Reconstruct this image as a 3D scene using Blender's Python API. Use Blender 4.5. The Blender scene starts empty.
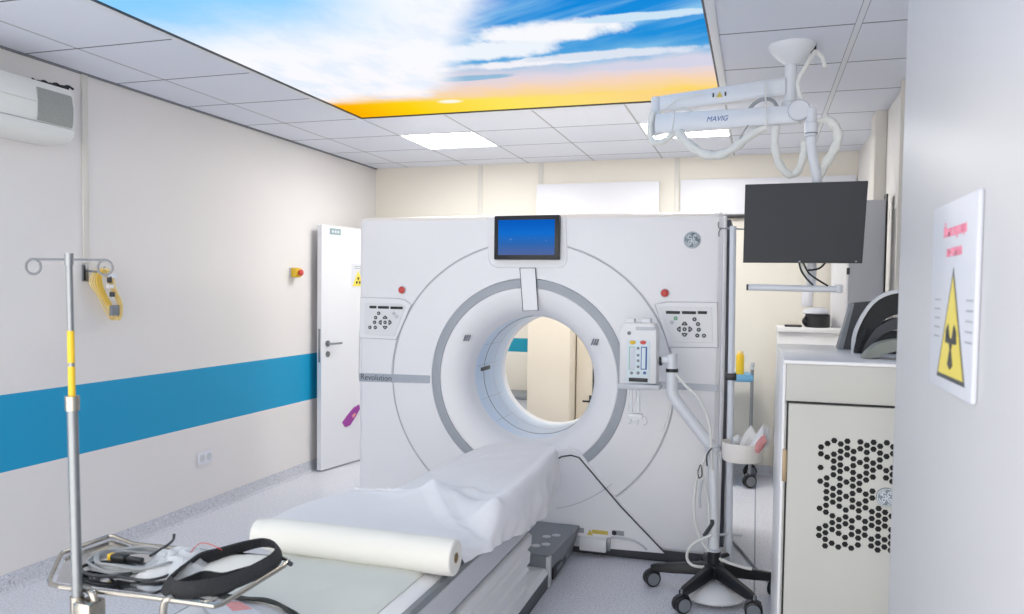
import bpy, bmesh, math, random
from mathutils import Vector, Matrix
random.seed(7)
PI = math.pi
C = bpy.context.scene.collection
D = bpy.data

# ------------------------------------------------------------------ camera
FOC = 796.81; CX = 512 - 4.58; CY = 307 + 16.28
CAM = Vector((3.5558, -3.1460, 1.5428))
yaw, pitch, roll = 0.3036, -0.0418, 0.0126
cy_, sy_ = math.cos(yaw), math.sin(yaw); cp_, sp_ = math.cos(pitch), math.sin(pitch)
fw = Vector((-sy_*cp_, cy_*cp_, sp_)); rt = Vector((cy_, sy_, 0)); up = rt.cross(fw)
cr_, sr_ = math.cos(roll), math.sin(roll)
rt, up = cr_*rt + sr_*up, -sr_*rt + cr_*up
cam = D.objects.new('camera', D.cameras.new('camera')); C.objects.link(cam)
m3 = Matrix((rt, up, -fw)).transposed()
cam.matrix_world = Matrix.Translation(CAM) @ m3.to_4x4()
cam.data.sensor_fit = 'HORIZONTAL'; cam.data.sensor_width = 36
cam.data.lens = FOC/1024*36
cam.data.shift_x = 4.58/1024; cam.data.shift_y = 16.28/1024
cam.data.clip_start = .05
cam.data.dof.use_dof = True; cam.data.dof.focus_distance = 4.3; cam.data.dof.aperture_fstop = 5.6
bpy.context.scene.camera = cam

def ray(px, py):
    return fw + rt*((px-CX)/FOC) - up*((py-CY)/FOC)
def at(px, py, X=None, Y=None, Z=None):
    """point of the photograph's line of sight lying on a known plane of the room"""
    d = ray(px, py)
    if X is not None: t = (X-CAM.x)/d.x
    elif Y is not None: t = (Y-CAM.y)/d.y
    else: t = (Z-CAM.z)/d.z
    return CAM + d*t

# ------------------------------------------------------------------ materials
def lin(c):
    c /= 255.0
    return c/12.92 if c <= .04045 else ((c+.055)/1.055)**2.4
def rgb(r, g, b): return (lin(r), lin(g), lin(b), 1)
def mat(name, col, rough=.5, metal=0, spec=.5, coat=0, trans=0, alpha=1, noise=0, nscale=40, bump=0, bscale=80, emit=0):
    m = D.materials.new(name); m.use_nodes = True
    nt = m.node_tree; b = nt.nodes['Principled BSDF']
    b.inputs['Base Color'].default_value = rgb(*col)
    b.inputs['Roughness'].default_value = rough
    b.inputs['Metallic'].default_value = metal
    b.inputs['Specular IOR Level'].default_value = spec
    b.inputs['Coat Weight'].default_value = coat
    b.inputs['Transmission Weight'].default_value = trans
    b.inputs['Alpha'].default_value = alpha
    if emit:
        b.inputs['Emission Color'].default_value = rgb(*col); b.inputs['Emission Strength'].default_value = emit
    tc = nt.nodes.new('ShaderNodeTexCoord')
    nz = nt.nodes.new('ShaderNodeTexNoise'); nz.inputs['Scale'].default_value = nscale
    nt.links.new(tc.outputs['Object'], nz.inputs['Vector'])
    if noise:
        mx = nt.nodes.new('ShaderNodeMix'); mx.data_type = 'RGBA'
        mx.inputs[6].default_value = rgb(*[max(0, c-noise) for c in col])
        mx.inputs[7].default_value = rgb(*[min(255, c+noise) for c in col])
        nt.links.new(nz.outputs['Fac'], mx.inputs[0]); nt.links.new(mx.outputs[2], b.inputs['Base Color'])
    if bump:
        n2 = nt.nodes.new('ShaderNodeTexNoise'); n2.inputs['Scale'].default_value = bscale
        nt.links.new(tc.outputs['Object'], n2.inputs['Vector'])
        bp = nt.nodes.new('ShaderNodeBump'); bp.inputs['Strength'].default_value = bump; bp.inputs['Distance'].default_value = .004
        nt.links.new(n2.outputs['Fac'], bp.inputs['Height']); nt.links.new(bp.outputs['Normal'], b.inputs['Normal'])
    return m

class NG:
    """tiny helper for node graphs"""
    def __init__(s, m): s.nt = m.node_tree; s.n = s.nt.nodes; s.l = s.nt.links
    def put(s, v, sock):
        if isinstance(v, (int, float)): sock.default_value = v
        elif isinstance(v, tuple): sock.default_value = v
        else: s.l.new(v, sock)
    def math(s, op, a, b=0.0, c=0.0, clamp=False):
        n = s.n.new('ShaderNodeMath'); n.operation = op; n.use_clamp = clamp
        for i, v in enumerate((a, b, c)): s.put(v, n.inputs[i])
        return n.outputs[0]
    def step(s, v, lo, hi):
        n = s.n.new('ShaderNodeMapRange'); n.interpolation_type = 'SMOOTHSTEP'
        s.put(v, n.inputs[0]); s.put(lo, n.inputs[1]); s.put(hi, n.inputs[2])
        return n.outputs[0]
    def mix(s, f, a, b):
        n = s.n.new('ShaderNodeMix'); n.data_type = 'RGBA'
        s.put(f, n.inputs[0]); s.put(a, n.inputs[6]); s.put(b, n.inputs[7]); return n.outputs[2]
    def noise(s, vec, scale, detail=4, rough=.55):
        n = s.n.new('ShaderNodeTexNoise'); s.l.new(vec, n.inputs['Vector'])
        n.inputs['Scale'].default_value = scale; n.inputs['Detail'].default_value = detail; n.inputs['Roughness'].default_value = rough
        return n.outputs['Fac']
    def comb(s, x, y, z=0.0):
        n = s.n.new('ShaderNodeCombineXYZ')
        for i, v in enumerate((x, y, z)): s.put(v, n.inputs[i])
        return n.outputs[0]
    def ramp(s, v, stops):
        n = s.n.new('ShaderNodeValToRGB'); e = n.color_ramp.elements
        while len(e) < len(stops): e.new(.5)
        for i, (p, c) in enumerate(stops): e[i].position = p; e[i].color = c
        s.l.new(v, n.inputs[0]); return n.outputs[0]
    def xyz(s, world=True):
        g = s.n.new('ShaderNodeNewGeometry'); sp = s.n.new('ShaderNodeSeparateXYZ')
        s.l.new(g.outputs['Position'], sp.inputs[0]); s.pos = g.outputs['Position']
        return sp.outputs[0], sp.outputs[1], sp.outputs[2]

M = {}
M['white'] = mat('white_enamel', (226, 226, 228), .32, coat=.15, noise=2, nscale=3)
M['shell'] = mat('scanner_shell', (236, 235, 237), .38, coat=.1, noise=2, nscale=2)
M['ringgrey'] = mat('ring_grey', (163, 168, 175), .38, noise=3, nscale=8)
M['seam'] = mat('seam_grey', (172, 174, 182), .5)
M['stripe'] = mat('brushed_stripe', (168, 173, 182), .35, metal=.3, noise=6, nscale=20)
M['bore'] = mat('bore_plastic', (216, 230, 246), .3, coat=.2, noise=3, nscale=6)
M['black'] = mat('black_plastic', (24, 26, 30), .4, noise=4)
M['darkgrey'] = mat('dark_grey_plastic', (62, 65, 70), .45, noise=4)
M['screenblk'] = mat('matt_screen', (46, 49, 54), .55, noise=3, nscale=400)
M['midgrey'] = mat('mid_grey_plastic', (125, 130, 136), .45, noise=4)
M['lightgrey'] = mat('light_grey_plastic', (196, 199, 204), .4, noise=3)
M['chrome'] = mat('chrome', (225, 228, 234), .12, metal=1)
M['steel'] = mat('stainless_steel', (176, 172, 164), .25, metal=1, noise=5, nscale=60)
M['steel2'] = mat('satin_aluminium', (146, 150, 154), .36, metal=.85, noise=5, nscale=60)
M['sideshade'] = mat('side_shade_grey', (92, 96, 106), .35, metal=.5, noise=4)
M['hooksteel'] = mat('dull_hook_steel', (120, 122, 128), .4, metal=.8, noise=4)
M['polished'] = mat('polished_tray_steel', (196, 198, 202), .10, metal=1, noise=4, nscale=30)
M['trimwhite'] = mat('glossy_white_trim', (240, 240, 244), .12, coat=.6)
M['polewhite'] = mat('pale_enamelled_pole', (212, 217, 226), .25, coat=.3, noise=2)
M['goldcable'] = mat('golden_cable', (226, 190, 84), .45, noise=8)
M['ceilshadow'] = mat('ceiling_angle_shadow', (120, 123, 130), .6)
M['paleseam'] = mat('pale_seam', (198, 199, 204), .5)
M['red'] = mat('red_button', (205, 72, 66), .35, noise=4)
M['green'] = mat('green_button', (110, 175, 130), .4, noise=3)
M['yellow'] = mat('yellow_plastic', (226, 186, 40), .4, noise=6)
M['yellowcable'] = mat('yellow_cable', (238, 214, 146), .45, noise=8)
M['purple'] = mat('purple_tag', (150, 60, 150), .45, noise=5)
M['beige'] = mat('cabinet_beige', (186, 186, 181), .42, noise=2, nscale=3)
M['cream'] = mat('cream_laminate', (226, 217, 200), .5, noise=2, nscale=3)
M['tan'] = mat('tan_laminate', (208, 196, 176), .5, noise=2, nscale=3)
M['tallgrey'] = mat('grey_metal_cabinet', (186, 188, 195), .45, noise=2, nscale=4)
M['tile'] = None
M['fabricwhite'] = mat('paper_sheet', (234, 233, 236), .85, spec=.2, bump=.35, bscale=22)
M['rollpaper'] = mat('roll_paper', (226, 225, 219), .85, spec=.2, bump=.25, bscale=30, noise=2, nscale=6)
M['pad'] = mat('grey_vinyl_pad', (204, 207, 202), .5, bump=.3, bscale=12, noise=2, nscale=8)
M['piping'] = mat('dark_piping', (44, 48, 46), .6)
M['strap'] = mat('black_webbing', (38, 40, 44), .85, bump=.8, bscale=260, noise=8, nscale=200)
M['plastic'] = mat('clear_plastic', (238, 241, 244), .18, spec=.6, alpha=.55)
M['paper'] = mat('packet_paper', (226, 224, 222), .8, noise=5, nscale=30)
M['pinkpaper'] = mat('pink_print', (216, 150, 150), .8, noise=12, nscale=90)
M['cable_grey'] = mat('grey_cable', (148, 152, 156), .4, noise=5)
M['cable_dark'] = mat('dark_cable', (52, 56, 60), .5, noise=5)
M['cable_white'] = mat('white_cable', (226, 226, 222), .45, noise=3)
M['sleeve'] = mat('white_cable_sleeve', (226, 227, 222), .75, bump=.8, bscale=55, noise=4, nscale=40)
M['armwhite'] = mat('arm_white', (218, 221, 226), .35, noise=2, nscale=5)
M['blueshelf'] = mat('blue_shelf', (112, 172, 212), .45, noise=4)
M['bowl'] = mat('bowl_plastic', (240, 235, 230), .45, noise=2)
M['doorwhite'] = mat('door_leaf_paint', (220, 222, 228), .42, noise=2, nscale=3)
M['neardoor'] = mat('door_satin_paint', (200, 200, 203), .40, spec=.6, coat=0, noise=2, nscale=2)
M['signwhite'] = mat('sign_white', (208, 211, 220), .4, noise=2)
M['signyellow'] = mat('sign_yellow', (232, 212, 84), .4, noise=3)
M['signred'] = mat('sign_red', (232, 140, 164), .5)
M['signgrey'] = mat('sign_grey', (150, 154, 162), .5)
M['plaque'] = mat('door_plaque', (140, 162, 164), .4, noise=4)
M['brown'] = mat('brass_hinge', (158, 140, 112), .4, metal=.4, noise=5)
M['holes'] = mat('vent_hole_black', (14, 15, 17), .8)
M['label_yellow'] = mat('label_yellow', (206, 184, 84), .5, noise=14, nscale=120)
M['label_grey'] = mat('label_grey', (150, 152, 156), .5, noise=24, nscale=150)
M['bluepanel'] = mat('panel_blue', (58, 96, 158), .4)
M['panelface'] = mat('panel_face', (214, 226, 232), .4, noise=2)
M['trim'] = mat('wall_joint_trim', (214, 211, 204), .5, noise=2)
M['wallwhite'] = mat('white_board', (222, 223, 229), .4, noise=2, nscale=3)
M['acwhite'] = mat('air_conditioner_white', (226, 226, 222), .4, noise=2, nscale=4)
M['acgrille'] = mat('air_conditioner_grille', (150, 152, 148), .6, noise=16, nscale=160)
M['emblem'] = mat('emblem_grey', (122, 132, 138), .35, metal=.3, noise=6, nscale=60)
M['emblemlight'] = mat('emblem_silver', (206, 214, 222), .35, metal=.2)
M['padgrey'] = mat('curved_pad_grey', (128, 134, 128), .5, noise=4, nscale=20)
M['foamblack'] = mat('foam_black', (30, 32, 35), .7, noise=5, nscale=60)
M['socket'] = mat('socket_white', (220, 222, 230), .4)

def wall_mat(name, base, stripe=None, x_lim=None):
    m = D.materials.new(name); m.use_nodes = True; g = NG(m); b = m.node_tree.nodes['Principled BSDF']
    x, y, z = g.xyz(); nz = g.noise(g.pos, 2.2, 3)
    col = g.mix(nz, rgb(*[c-2 for c in base]), rgb(*[c+2 for c in base]))
    if stripe:
        for (z0, z1, c) in stripe:
            f = g.math('MULTIPLY', g.math('GREATER_THAN', z, z0), g.math('LESS_THAN', z, z1))
            if x_lim: f = g.math('MULTIPLY', f, g.math('LESS_THAN', x, x_lim))
            col = g.mix(f, col, rgb(*c))
    m.node_tree.links.new(col, b.inputs['Base Color']); b.inputs['Roughness'].default_value = .55
    bp = m.node_tree.nodes.new('ShaderNodeBump'); bp.inputs['Strength'].default_value = .08; bp.inputs['Distance'].default_value = .002
    m.node_tree.links.new(g.noise(g.pos, 160, 2), bp.inputs['Height']); m.node_tree.links.new(bp.outputs[0], b.inputs['Normal'])
    return m
M['wall_left'] = wall_mat('left_wall_paint', (224, 221, 220), [(.605, .992, (0, 148, 194))])
M['wall_back'] = wall_mat('back_wall_paint', (226, 221, 210), [(.975, 1.10, (0, 142, 170))], 1.66)
M['wall_right'] = wall_mat('right_wall_paint', (222, 220, 218))

def floor_mat(name, base, line=True):
    m = D.materials.new(name); m.use_nodes = True; g = NG(m); b = m.node_tree.nodes['Principled BSDF']
    x, y, z = g.xyz()
    n1 = g.noise(g.pos, 95, 2, .6); n2 = g.noise(g.pos, 5, 3)
    col = g.mix(n2, rgb(*[c-4 for c in base]), rgb(*[c+4 for c in base]))
    col = g.mix(g.step(n1, .58, .68), col, rgb(*[c-48 for c in base]))
    col = g.mix(g.step(n1, .42, .34), col, rgb(*[min(255, c+22) for c in base]))
    if line:
        for xl in (3.577, 1.577, -.4):
            f = g.math('LESS_THAN', g.math('ABSOLUTE', g.math('SUBTRACT', x, xl)), .0045)
            col = g.mix(f, col, rgb(132, 140, 158))
    m.node_tree.links.new(col, b.inputs['Base Color']); b.inputs['Roughness'].default_value = .36
    return m
M['floor'] = floor_mat('speckled_vinyl', (212, 213, 221))
M['cove'] = floor_mat('speckled_vinyl_cove', (196, 198, 206), False)

def ceil_mat():
    m = D.materials.new('ceiling_tiles'); m.use_nodes = True; g = NG(m); b = m.node_tree.nodes['Principled BSDF']
    x, y, z = g.xyz()
    fx = g.math('PINGPONG', g.math('SUBTRACT', x, .34), .3)       # 0 on a joint line
    fy = g.math('PINGPONG', y, .3)
    base = g.mix(g.noise(g.pos, 260, 2), rgb(220, 224, 234), rgb(228, 231, 240))
    cell = g.comb(g.math('FLOOR', g.math('DIVIDE', g.math('SUBTRACT', x, .34), .6)), g.math('FLOOR', g.math('DIVIDE', y, .6)))
    wn = m.node_tree.nodes.new('ShaderNodeTexWhiteNoise'); m.node_tree.links.new(cell, wn.inputs['Vector'])
    base = g.mix(g.math('MULTIPLY', wn.outputs['Value'], .25), base, rgb(210, 215, 226))
    col = g.mix(g.math('LESS_THAN', fx, .007), base, rgb(176, 178, 182))
    col = g.mix(g.math('LESS_THAN', fy, .006), col, rgb(112, 114, 120))
    dx = g.math('ABSOLUTE', g.math('SUBTRACT', x, 3.94))
    col = g.mix(g.math('LESS_THAN', dx, .015), col, rgb(150, 152, 158)); col = g.mix(g.math('LESS_THAN', dx, .012), col, rgb(222, 225, 230))
    m.node_tree.links.new(col, b.inputs['Base Color']); b.inputs['Roughness'].default_value = .8
    b.inputs['Specular IOR Level'].default_value = .2
    return m
M['ceiling'] = ceil_mat()

def emis(name, col, strength):
    m = D.materials.new(name); m.use_nodes = True; nt = m.node_tree
    nt.nodes.remove(nt.nodes['Principled BSDF'])
    e = nt.nodes.new('ShaderNodeEmission'); e.inputs[0].default_value = col; e.inputs[1].default_value = strength
    nt.links.new(e.outputs[0], nt.nodes['Material Output'].inputs[0]); return m
M['led'] = emis('led_diffuser', rgb(255, 253, 249), 21)

def sky_mat():
    m = emis('backlit_sky_print', (1, 1, 1, 1), .74); g = NG(m)
    x, y, z = g.xyz()
    v = g.math('SUBTRACT', 1.8, y)                       # metres up from the picture's horizon edge
    u = g.math('SUBTRACT', x, .94)
    nA = g.noise(g.comb(g.math('MULTIPLY', u, 1.6), g.math('MULTIPLY', v, 1.3)), 2.2, 6, .6)
    wob = g.math('MULTIPLY', g.math('SUBTRACT', nA, .5), .35)
    vv = g.math('ADD', v, wob)
    base = g.ramp(g.math('MULTIPLY', vv, .5), [(0, rgb(255, 205, 50)), (.10, rgb(255, 220, 90)), (.17, rgb(253, 218, 150)), (.26, rgb(248, 216, 188)), (.36, rgb(228, 216, 226)),
                                     (.45, rgb(196, 208, 230)), (.53, rgb(96, 172, 226)), (.64, rgb(34, 146, 222)), (1, rgb(8, 134, 222))])
    # soft rays and streaks of cloud fanning up to the right over the blue
    s = g.math('ADD', g.math('MULTIPLY', u, .88), g.math('MULTIPLY', v, .47))
    t = g.math('SUBTRACT', g.math('MULTIPLY', v, .88), g.math('MULTIPLY', u, .47))
    st = g.noise(g.comb(g.math('MULTIPLY', s, .30), g.math('MULTIPLY', t, 2.0)), 2.6, 4, .5)
    streak = g.math('MULTIPLY', g.step(st, .44, .72), .8)
    col = g.mix(g.math('MULTIPLY', streak, g.step(v, .75, 1.1)), base, rgb(150, 206, 242))
    # cumulus bank
    cb = g.noise(g.comb(g.math('MULTIPLY', u, 2.0), g.math('MULTIPLY', v, 1.0), 3.3), 2.8, 8, .62)
    def blob(u0, v0, ru, rv, k):
        a = g.math('DIVIDE', g.math('SUBTRACT', u, u0), ru); b_ = g.math('DIVIDE', g.math('SUBTRACT', v, v0), rv)
        r = g.math('ADD', g.math('MULTIPLY', a, a), g.math('MULTIPLY', b_, b_))
        r = g.math('ADD', r, g.math('MULTIPLY', g.math('SUBTRACT', cb, .5), k))
        return g.step(r, 1.35, .35)
    for (u0, v0, ru, rv, k, c) in ((1.70, 1.43, .36, .16, 2.6, (250, 251, 255)), (1.30, 1.22, .36, .15, 2.6, (240, 246, 254)), (2.12, 1.52, .30, .05, 3.2, (206, 230, 248)),
                                   (1.45, .98, .42, .075, 3.0, (244, 244, 250)), (1.95, 1.02, .50, .075, 3.2, (222, 230, 244)), (2.2, .80, .5, .10, 3.0, (214, 214, 232)), (1.12, .78, .22, .055, 2.4, (150, 190, 220)), (.55, .50, .22, .03, 2., (216, 214, 230))):
        col = g.mix(blob(u0, v0, ru, rv, k), col, rgb(*c))
    # bright veil over the left half, edge leaning towards the horizon
    bnd = g.math('ADD', .60, g.math('ADD', g.math('MULTIPLY', v, .54), g.math('MULTIPLY', wob, .5)))
    veil = g.math('MULTIPLY', g.step(g.math('SUBTRACT', bnd, u), -.05, .22), g.step(g.math('ADD', v, wob), .34, .62))
    vcol = g.ramp(g.math('MULTIPLY', v, .4), [(0, rgb(255, 226, 190)), (.14, rgb(252, 236, 226)), (.26, rgb(240, 238, 242)), (1, rgb(232, 238, 246))])
    vcol = g.mix(g.step(cb, .42, .66), vcol, rgb(222, 230, 242))
    col = g.mix(veil, col, vcol)
    tl = g.math('MULTIPLY', g.step(g.math('ADD', v, g.math('MULTIPLY', wob, 1.2)), 1.45, 2.25), g.step(u, 1.25, .75))
    col = g.mix(g.math('MULTIPLY', tl, .9), col, rgb(116, 194, 244))
    # yellow horizon and the sun
    hz = g.step(g.math('ADD', v, g.math('MULTIPLY', wob, .25)), g.math('SUBTRACT', .50, g.math('MULTIPLY', u, .10)), g.math('SUBTRACT', .36, g.math('MULTIPLY', u, .09)))
    hcol = g.ramp(g.math('MULTIPLY', u, .42), [(0, rgb(255, 176, 0)), (.2, rgb(255, 214, 20)), (.45, rgb(255, 232, 96)), (.7, rgb(255, 224, 130)), (1, rgb(252, 206, 140))])
    col = g.mix(hz, col, hcol)
    a = g.math('DIVIDE', g.math('SUBTRACT', u, .77), .10); b_ = g.math('DIVIDE', g.math('SUBTRACT', v, .30), .06)
    sun = g.step(g.math('ADD', g.math('MULTIPLY', a, a), g.math('MULTIPLY', b_, b_)), 1.0, .0)
    col = g.mix(sun, col, rgb(255, 252, 236))
    e = [n for n in m.node_tree.nodes if n.type == 'EMISSION'][0]
    m.node_tree.links.new(col, e.inputs[0]); m.node_tree.links.new(g.math('MULTIPLY_ADD', veil, .10, .74), e.inputs[1])
    return m
M['sky'] = sky_mat()
def screen_mat():
    m = emis('display_picture', (0, 0, 0, 1), .74); g = NG(m); x, y, z = g.xyz()
    col = g.ramp(g.step(z, 1.71, 1.97), [(0, rgb(86, 104, 156)), (.35, rgb(48, 104, 178)), (.7, rgb(20, 110, 206)), (1, rgb(10, 92, 190))])
    dots = g.step(g.noise(g.pos, 60, 1), .66, .7)
    ln = g.math('MULTIPLY', dots, g.math('LESS_THAN', g.math('ABSOLUTE', g.math('SUBTRACT', z, 1.835)), .012))
    col = g.mix(g.math('MULTIPLY', ln, .35), col, rgb(120, 170, 220))
    m.node_tree.links.new(col, [n for n in m.node_tree.nodes if n.type == 'EMISSION'][0].inputs[0]); return m
M['screen'] = screen_mat()

# ------------------------------------------------------------------ mesh builder
def wloc(o):
    v = Vector((0, 0, 0))
    while o: v += o.location; o = o.parent
    return v
class MB:
    def __init__(s): s.b = bmesh.new()
    def _merge(s, t):
        me = D.meshes.new('tmp'); t.to_mesh(me); t.free(); s.b.from_mesh(me); D.meshes.remove(me); return s
    def box(s, x0, x1, y0, y1, z0, z1, bev=0, seg=2, rot=None):
        t = bmesh.new(); bmesh.ops.create_cube(t, size=1)
        c = Vector(((x0+x1)/2, (y0+y1)/2, (z0+z1)/2))
        for v in t.verts: v.co = Vector((v.co.x*(x1-x0), v.co.y*(y1-y0), v.co.z*(z1-z0)))
        if bev: bmesh.ops.bevel(t, geom=list(t.edges), offset=bev, segments=seg, profile=.5, affect='EDGES')
        mt = Matrix.Translation(c) @ (rot.to_4x4() if rot else Matrix())
        for v in t.verts: v.co = mt @ v.co
        return s._merge(t)
    def loft(s, loops, cap0=True, cap1=True, close=True):
        rows = [[s.b.verts.new(p) for p in lp] for lp in loops]
        for a, b in zip(rows, rows[1:]):
            n = len(a)
            for i in range(n if close else n-1):
                j = (i+1) % n
                if len({a[i], a[j], b[j], b[i]}) == 4:
                    s.b.faces.new((a[i], a[j], b[j], b[i]))
        if cap0: s.b.faces.new(list(reversed(rows[0])))
        if cap1: s.b.faces.new(rows[-1])
        return s
    def tube(s, pts, r, n=10, cap=True, smooth=0, closed=False):
        pts = [Vector(p) for p in pts]
        if smooth: pts = spline(pts, smooth, closed)
        rr = r if hasattr(r, '__len__') else [r]*len(pts)
        if hasattr(r, '__len__') and len(rr) != len(pts):
            k = len(rr); rr = [rr[min(k-1, int(i*(k-1)/(len(pts)-1)))]*(1-((i*(k-1)/(len(pts)-1)) % 1)) + rr[min(k-1, int(i*(k-1)/(len(pts)-1))+1)]*((i*(k-1)/(len(pts)-1)) % 1) for i in range(len(pts))]
        loops = []; prev = None; N = len(pts)
        for i, p in enumerate(pts):
            if closed: t = pts[(i+1) % N]-pts[i-1]
            else: t = pts[min(i+1, N-1)]-pts[max(i-1, 0)]
            t.normalize()
            if prev is None:
                a = Vector((0, 0, 1)) if abs(t.z) < .9 else Vector((1, 0, 0)); u = (a-t*a.dot(t)).normalized()
            else:
                u = prev-t*prev.dot(t)
                u = u.normalized() if u.length > 1e-6 else t.orthogonal().normalized()
            prev = u; w = t.cross(u)
            loops.append([p+(u*math.cos(2*PI*k/n)+w*math.sin(2*PI*k/n))*rr[i] for k in range(n)])
        if closed: return s.loft(loops+[loops[0]], False, False)
        return s.loft(loops, cap, cap)
    def cyl(s, c, r, h, axis='z', n=24, r2=None, bev=0):
        prof = [(r, 0), (r2 if r2 is not None else r, h)]
        if bev: 
            q = prof[1][0]; prof = [(r-bev, 0), (r, bev), (q, h-bev), (q-bev, h)]
        return s.lathe(c, prof, axis, n)
    def lathe(s, c, prof, axis='z', n=24, cap0=True, cap1=True):
        c = Vector(c); loops = []
        for r, h in prof:
            lp = []
            for k in range(n):
                a = 2*PI*k/n; p, q = r*math.cos(a), r*math.sin(a)
                lp.append(c + (Vector((p, q, h)) if axis == 'z' else Vector((p, h, -q)) if axis == 'y' else Vector((h, p, q))))
            loops.append(lp)
        return s.loft(loops, cap0, cap1)
    def prism(s, poly, vec, bev=0):
        vec = Vector(vec); a = [Vector(p) for p in poly]
        if not bev: return s.loft([a, [p+vec for p in a]])
        c = sum(a, Vector())/len(a)
        ins = [p+(c-p).normalized()*bev for p in a]; vn = vec.normalized()*bev
        return s.loft([a, [p+vec-vn for p in a], [p+vec for p in ins]])
    def grid(s, rows, thick=0):
        R = [[Vector(p) for p in r] for r in rows]
        vs = [[s.b.verts.new(p) for p in r] for r in R]
        for a, b in zip(vs, vs[1:]):
            for i in range(len(a)-1): s.b.faces.new((a[i], a[i+1], b[i+1], b[i]))
        if thick:
            bmesh.ops.recalc_face_normals(s.b, faces=s.b.faces[:])
            bmesh.ops.solidify(s.b, geom=s.b.faces[:], thickness=thick)
        return s
    def ball(s, c, r, sx=1, sy=1, sz=1, n=12):
        t = bmesh.new(); bmesh.ops.create_uvsphere(t, u_segments=n*2, v_segments=n, radius=r)
        for v in t.verts: v.co = Vector((v.co.x*sx, v.co.y*sy, v.co.z*sz))+Vector(c)
        return s._merge(t)
    def build(s, name, material, parent=None, smooth=True, angle=35):
        bmesh.ops.recalc_face_normals(s.b, faces=s.b.faces[:])
        if parent is None:
            xs = [v.co for v in s.b.verts]
            o0 = Vector(((min(v.x for v in xs)+max(v.x for v in xs))/2, (min(v.y for v in xs)+max(v.y for v in xs))/2, min(v.z for v in xs)))
        else: o0 = wloc(parent)
        for v in s.b.verts: v.co -= o0
        if smooth:
            for f in s.b.faces: f.smooth = True
        me = D.meshes.new(name); s.b.to_mesh(me); s.b.free()
        if smooth: me.set_sharp_from_angle(angle=math.radians(angle))
        me.materials.append(material if not isinstance(material, str) else M[material])
        o = D.objects.new(name, me); C.objects.link(o)
        if parent is None: o.location = o0
        else: o.parent = parent
        return o
def spline(pts, n, closed=False):
    out = []; N = len(pts); rng = range(N if closed else N-1)
    g = (lambda i: pts[i % N]) if closed else (lambda i: pts[max(0, min(N-1, i))])
    for i in rng:
        p0, p1, p2, p3 = g(i-1), g(i), g(i+1), g(i+2)
        for k in range(n):
            t = k/n
            out.append(.5*((2*p1)+(p2-p0)*t+(2*p0-5*p1+4*p2-p3)*t*t+(3*p1-p0-3*p2+p3)*t**3))
    if not closed: out.append(pts[-1].copy())
    return out
def tag(o, label, cat, group=None):
    o['label'] = label; o['category'] = cat
    if group: o['group'] = group
    return o
def thing(name, label, cat, loc, group=None):
    o = D.objects.new(name, None); C.objects.link(o); o.location = loc; o.empty_display_size = .1
    return tag(o, label, cat, group)
def struct(o): o['kind'] = 'structure'; return o
def lab(o, s): o['label'] = s; return o
def text(name, s, size, mtx, material, parent, depth=.0006, align='CENTER', shear=0):
    cu = D.curves.new('t', 'FONT'); cu.body = s; cu.size = size; cu.extrude = depth; cu.align_x = align; cu.align_y = 'CENTER'; cu.shear = shear
    ob = D.objects.new('t', cu); C.objects.link(ob)
    bpy.context.view_layer.update()
    me = D.meshes.new_from_object(ob); D.objects.remove(ob); D.curves.remove(cu)
    off = wloc(parent)
    for v in me.vertices: v.co = (mtx @ v.co)-off
    me.name = name; me.materials.clear(); me.materials.append(M[material])
    o = D.objects.new(name, me); C.objects.link(o); o.parent = parent; return o
FACE_Y = Matrix.Rotation(PI/2, 4, 'X')                                       # reads towards the viewer on a plane facing -Y
FACE_X = Matrix.Rotation(-PI/2, 4, 'Z') @ Matrix.Rotation(PI/2, 4, 'X')      # on a plane facing -X
# ------------------------------------------------------------------ the room
XR = 4.305; YB = 3.88; YF = -3.6; ZC = 2.7
SKY = (.94, 3.328, -1.8, 1.8)
LEDS = [(.94, 1.54, 2.4, 3.0), (2.74, 3.34, 2.4, 3.0)]
holes = [SKY]+LEDS
struct(MB().box(-.1, XR+.1, YF, YB+.1, -.1, 0).build('floor', 'floor', smooth=False))
mb = MB()
bxs = sorted({-.1, XR+.1, *[h[0] for h in holes], *[h[1] for h in holes]}); bys = sorted({YF, YB+.1, *[h[2] for h in holes], *[h[3] for h in holes]})
for x0, x1 in zip(bxs, bxs[1:]):
    for y0, y1 in zip(bys, bys[1:]):
        cx, cy = (x0+x1)/2, (y0+y1)/2
        if any(h[0] < cx < h[1] and h[2] < cy < h[3] for h in holes): continue
        mb.box(x0, x1, y0, y1, ZC, ZC+.04)
struct(mb.build('ceiling', 'ceiling', smooth=False))
struct(MB().box(-.1, 0, YF, YB, 0, ZC).build('wall_left', 'wall_left', smooth=False))
struct(MB().box(-.1, XR+.1, YB, YB+.1, 0, ZC).build('wall_back', 'wall_back', smooth=False))
struct(MB().box(XR, XR+.1, YF, YB, 0, ZC).build('wall_right', 'wall_right', smooth=False))
prof = [(0, .09), (.003, .09), (.005, .035), (.012, .012), (.035, .001), (.035, 0), (0, 0)]
struct(MB().loft([[(x+.0005, y, z) for x, z in prof] for y in (YF, YB-.001)]).build('baseboard_left', 'cove'))
struct(MB().loft([[(x, YB-.0005-d, z) for d, z in prof] for x in (.04, XR-.001)]).build('baseboard_back', 'cove'))
struct(MB().box(.0005, .012, .352, .392, 1.66, 2.699, .003).build('trim_1', 'trim'))
for i, xx in enumerate((1.075, 1.655, 2.87)):
    struct(MB().box(xx-.022, xx+.022, YB-.012, YB-.0005, .09, 2.699, .003).build('trim_%d' % (i+2), 'trim'))
struct(MB().box(4.235, XR-.0005, 2.36, 2.56, 0, 2.699, .004).build('trim_5', 'trim'))
struct(MB().box(4.265, XR-.0005, 1.60, 1.64, 0, 2.699, .003).build('trim_6', 'trim'))

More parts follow.
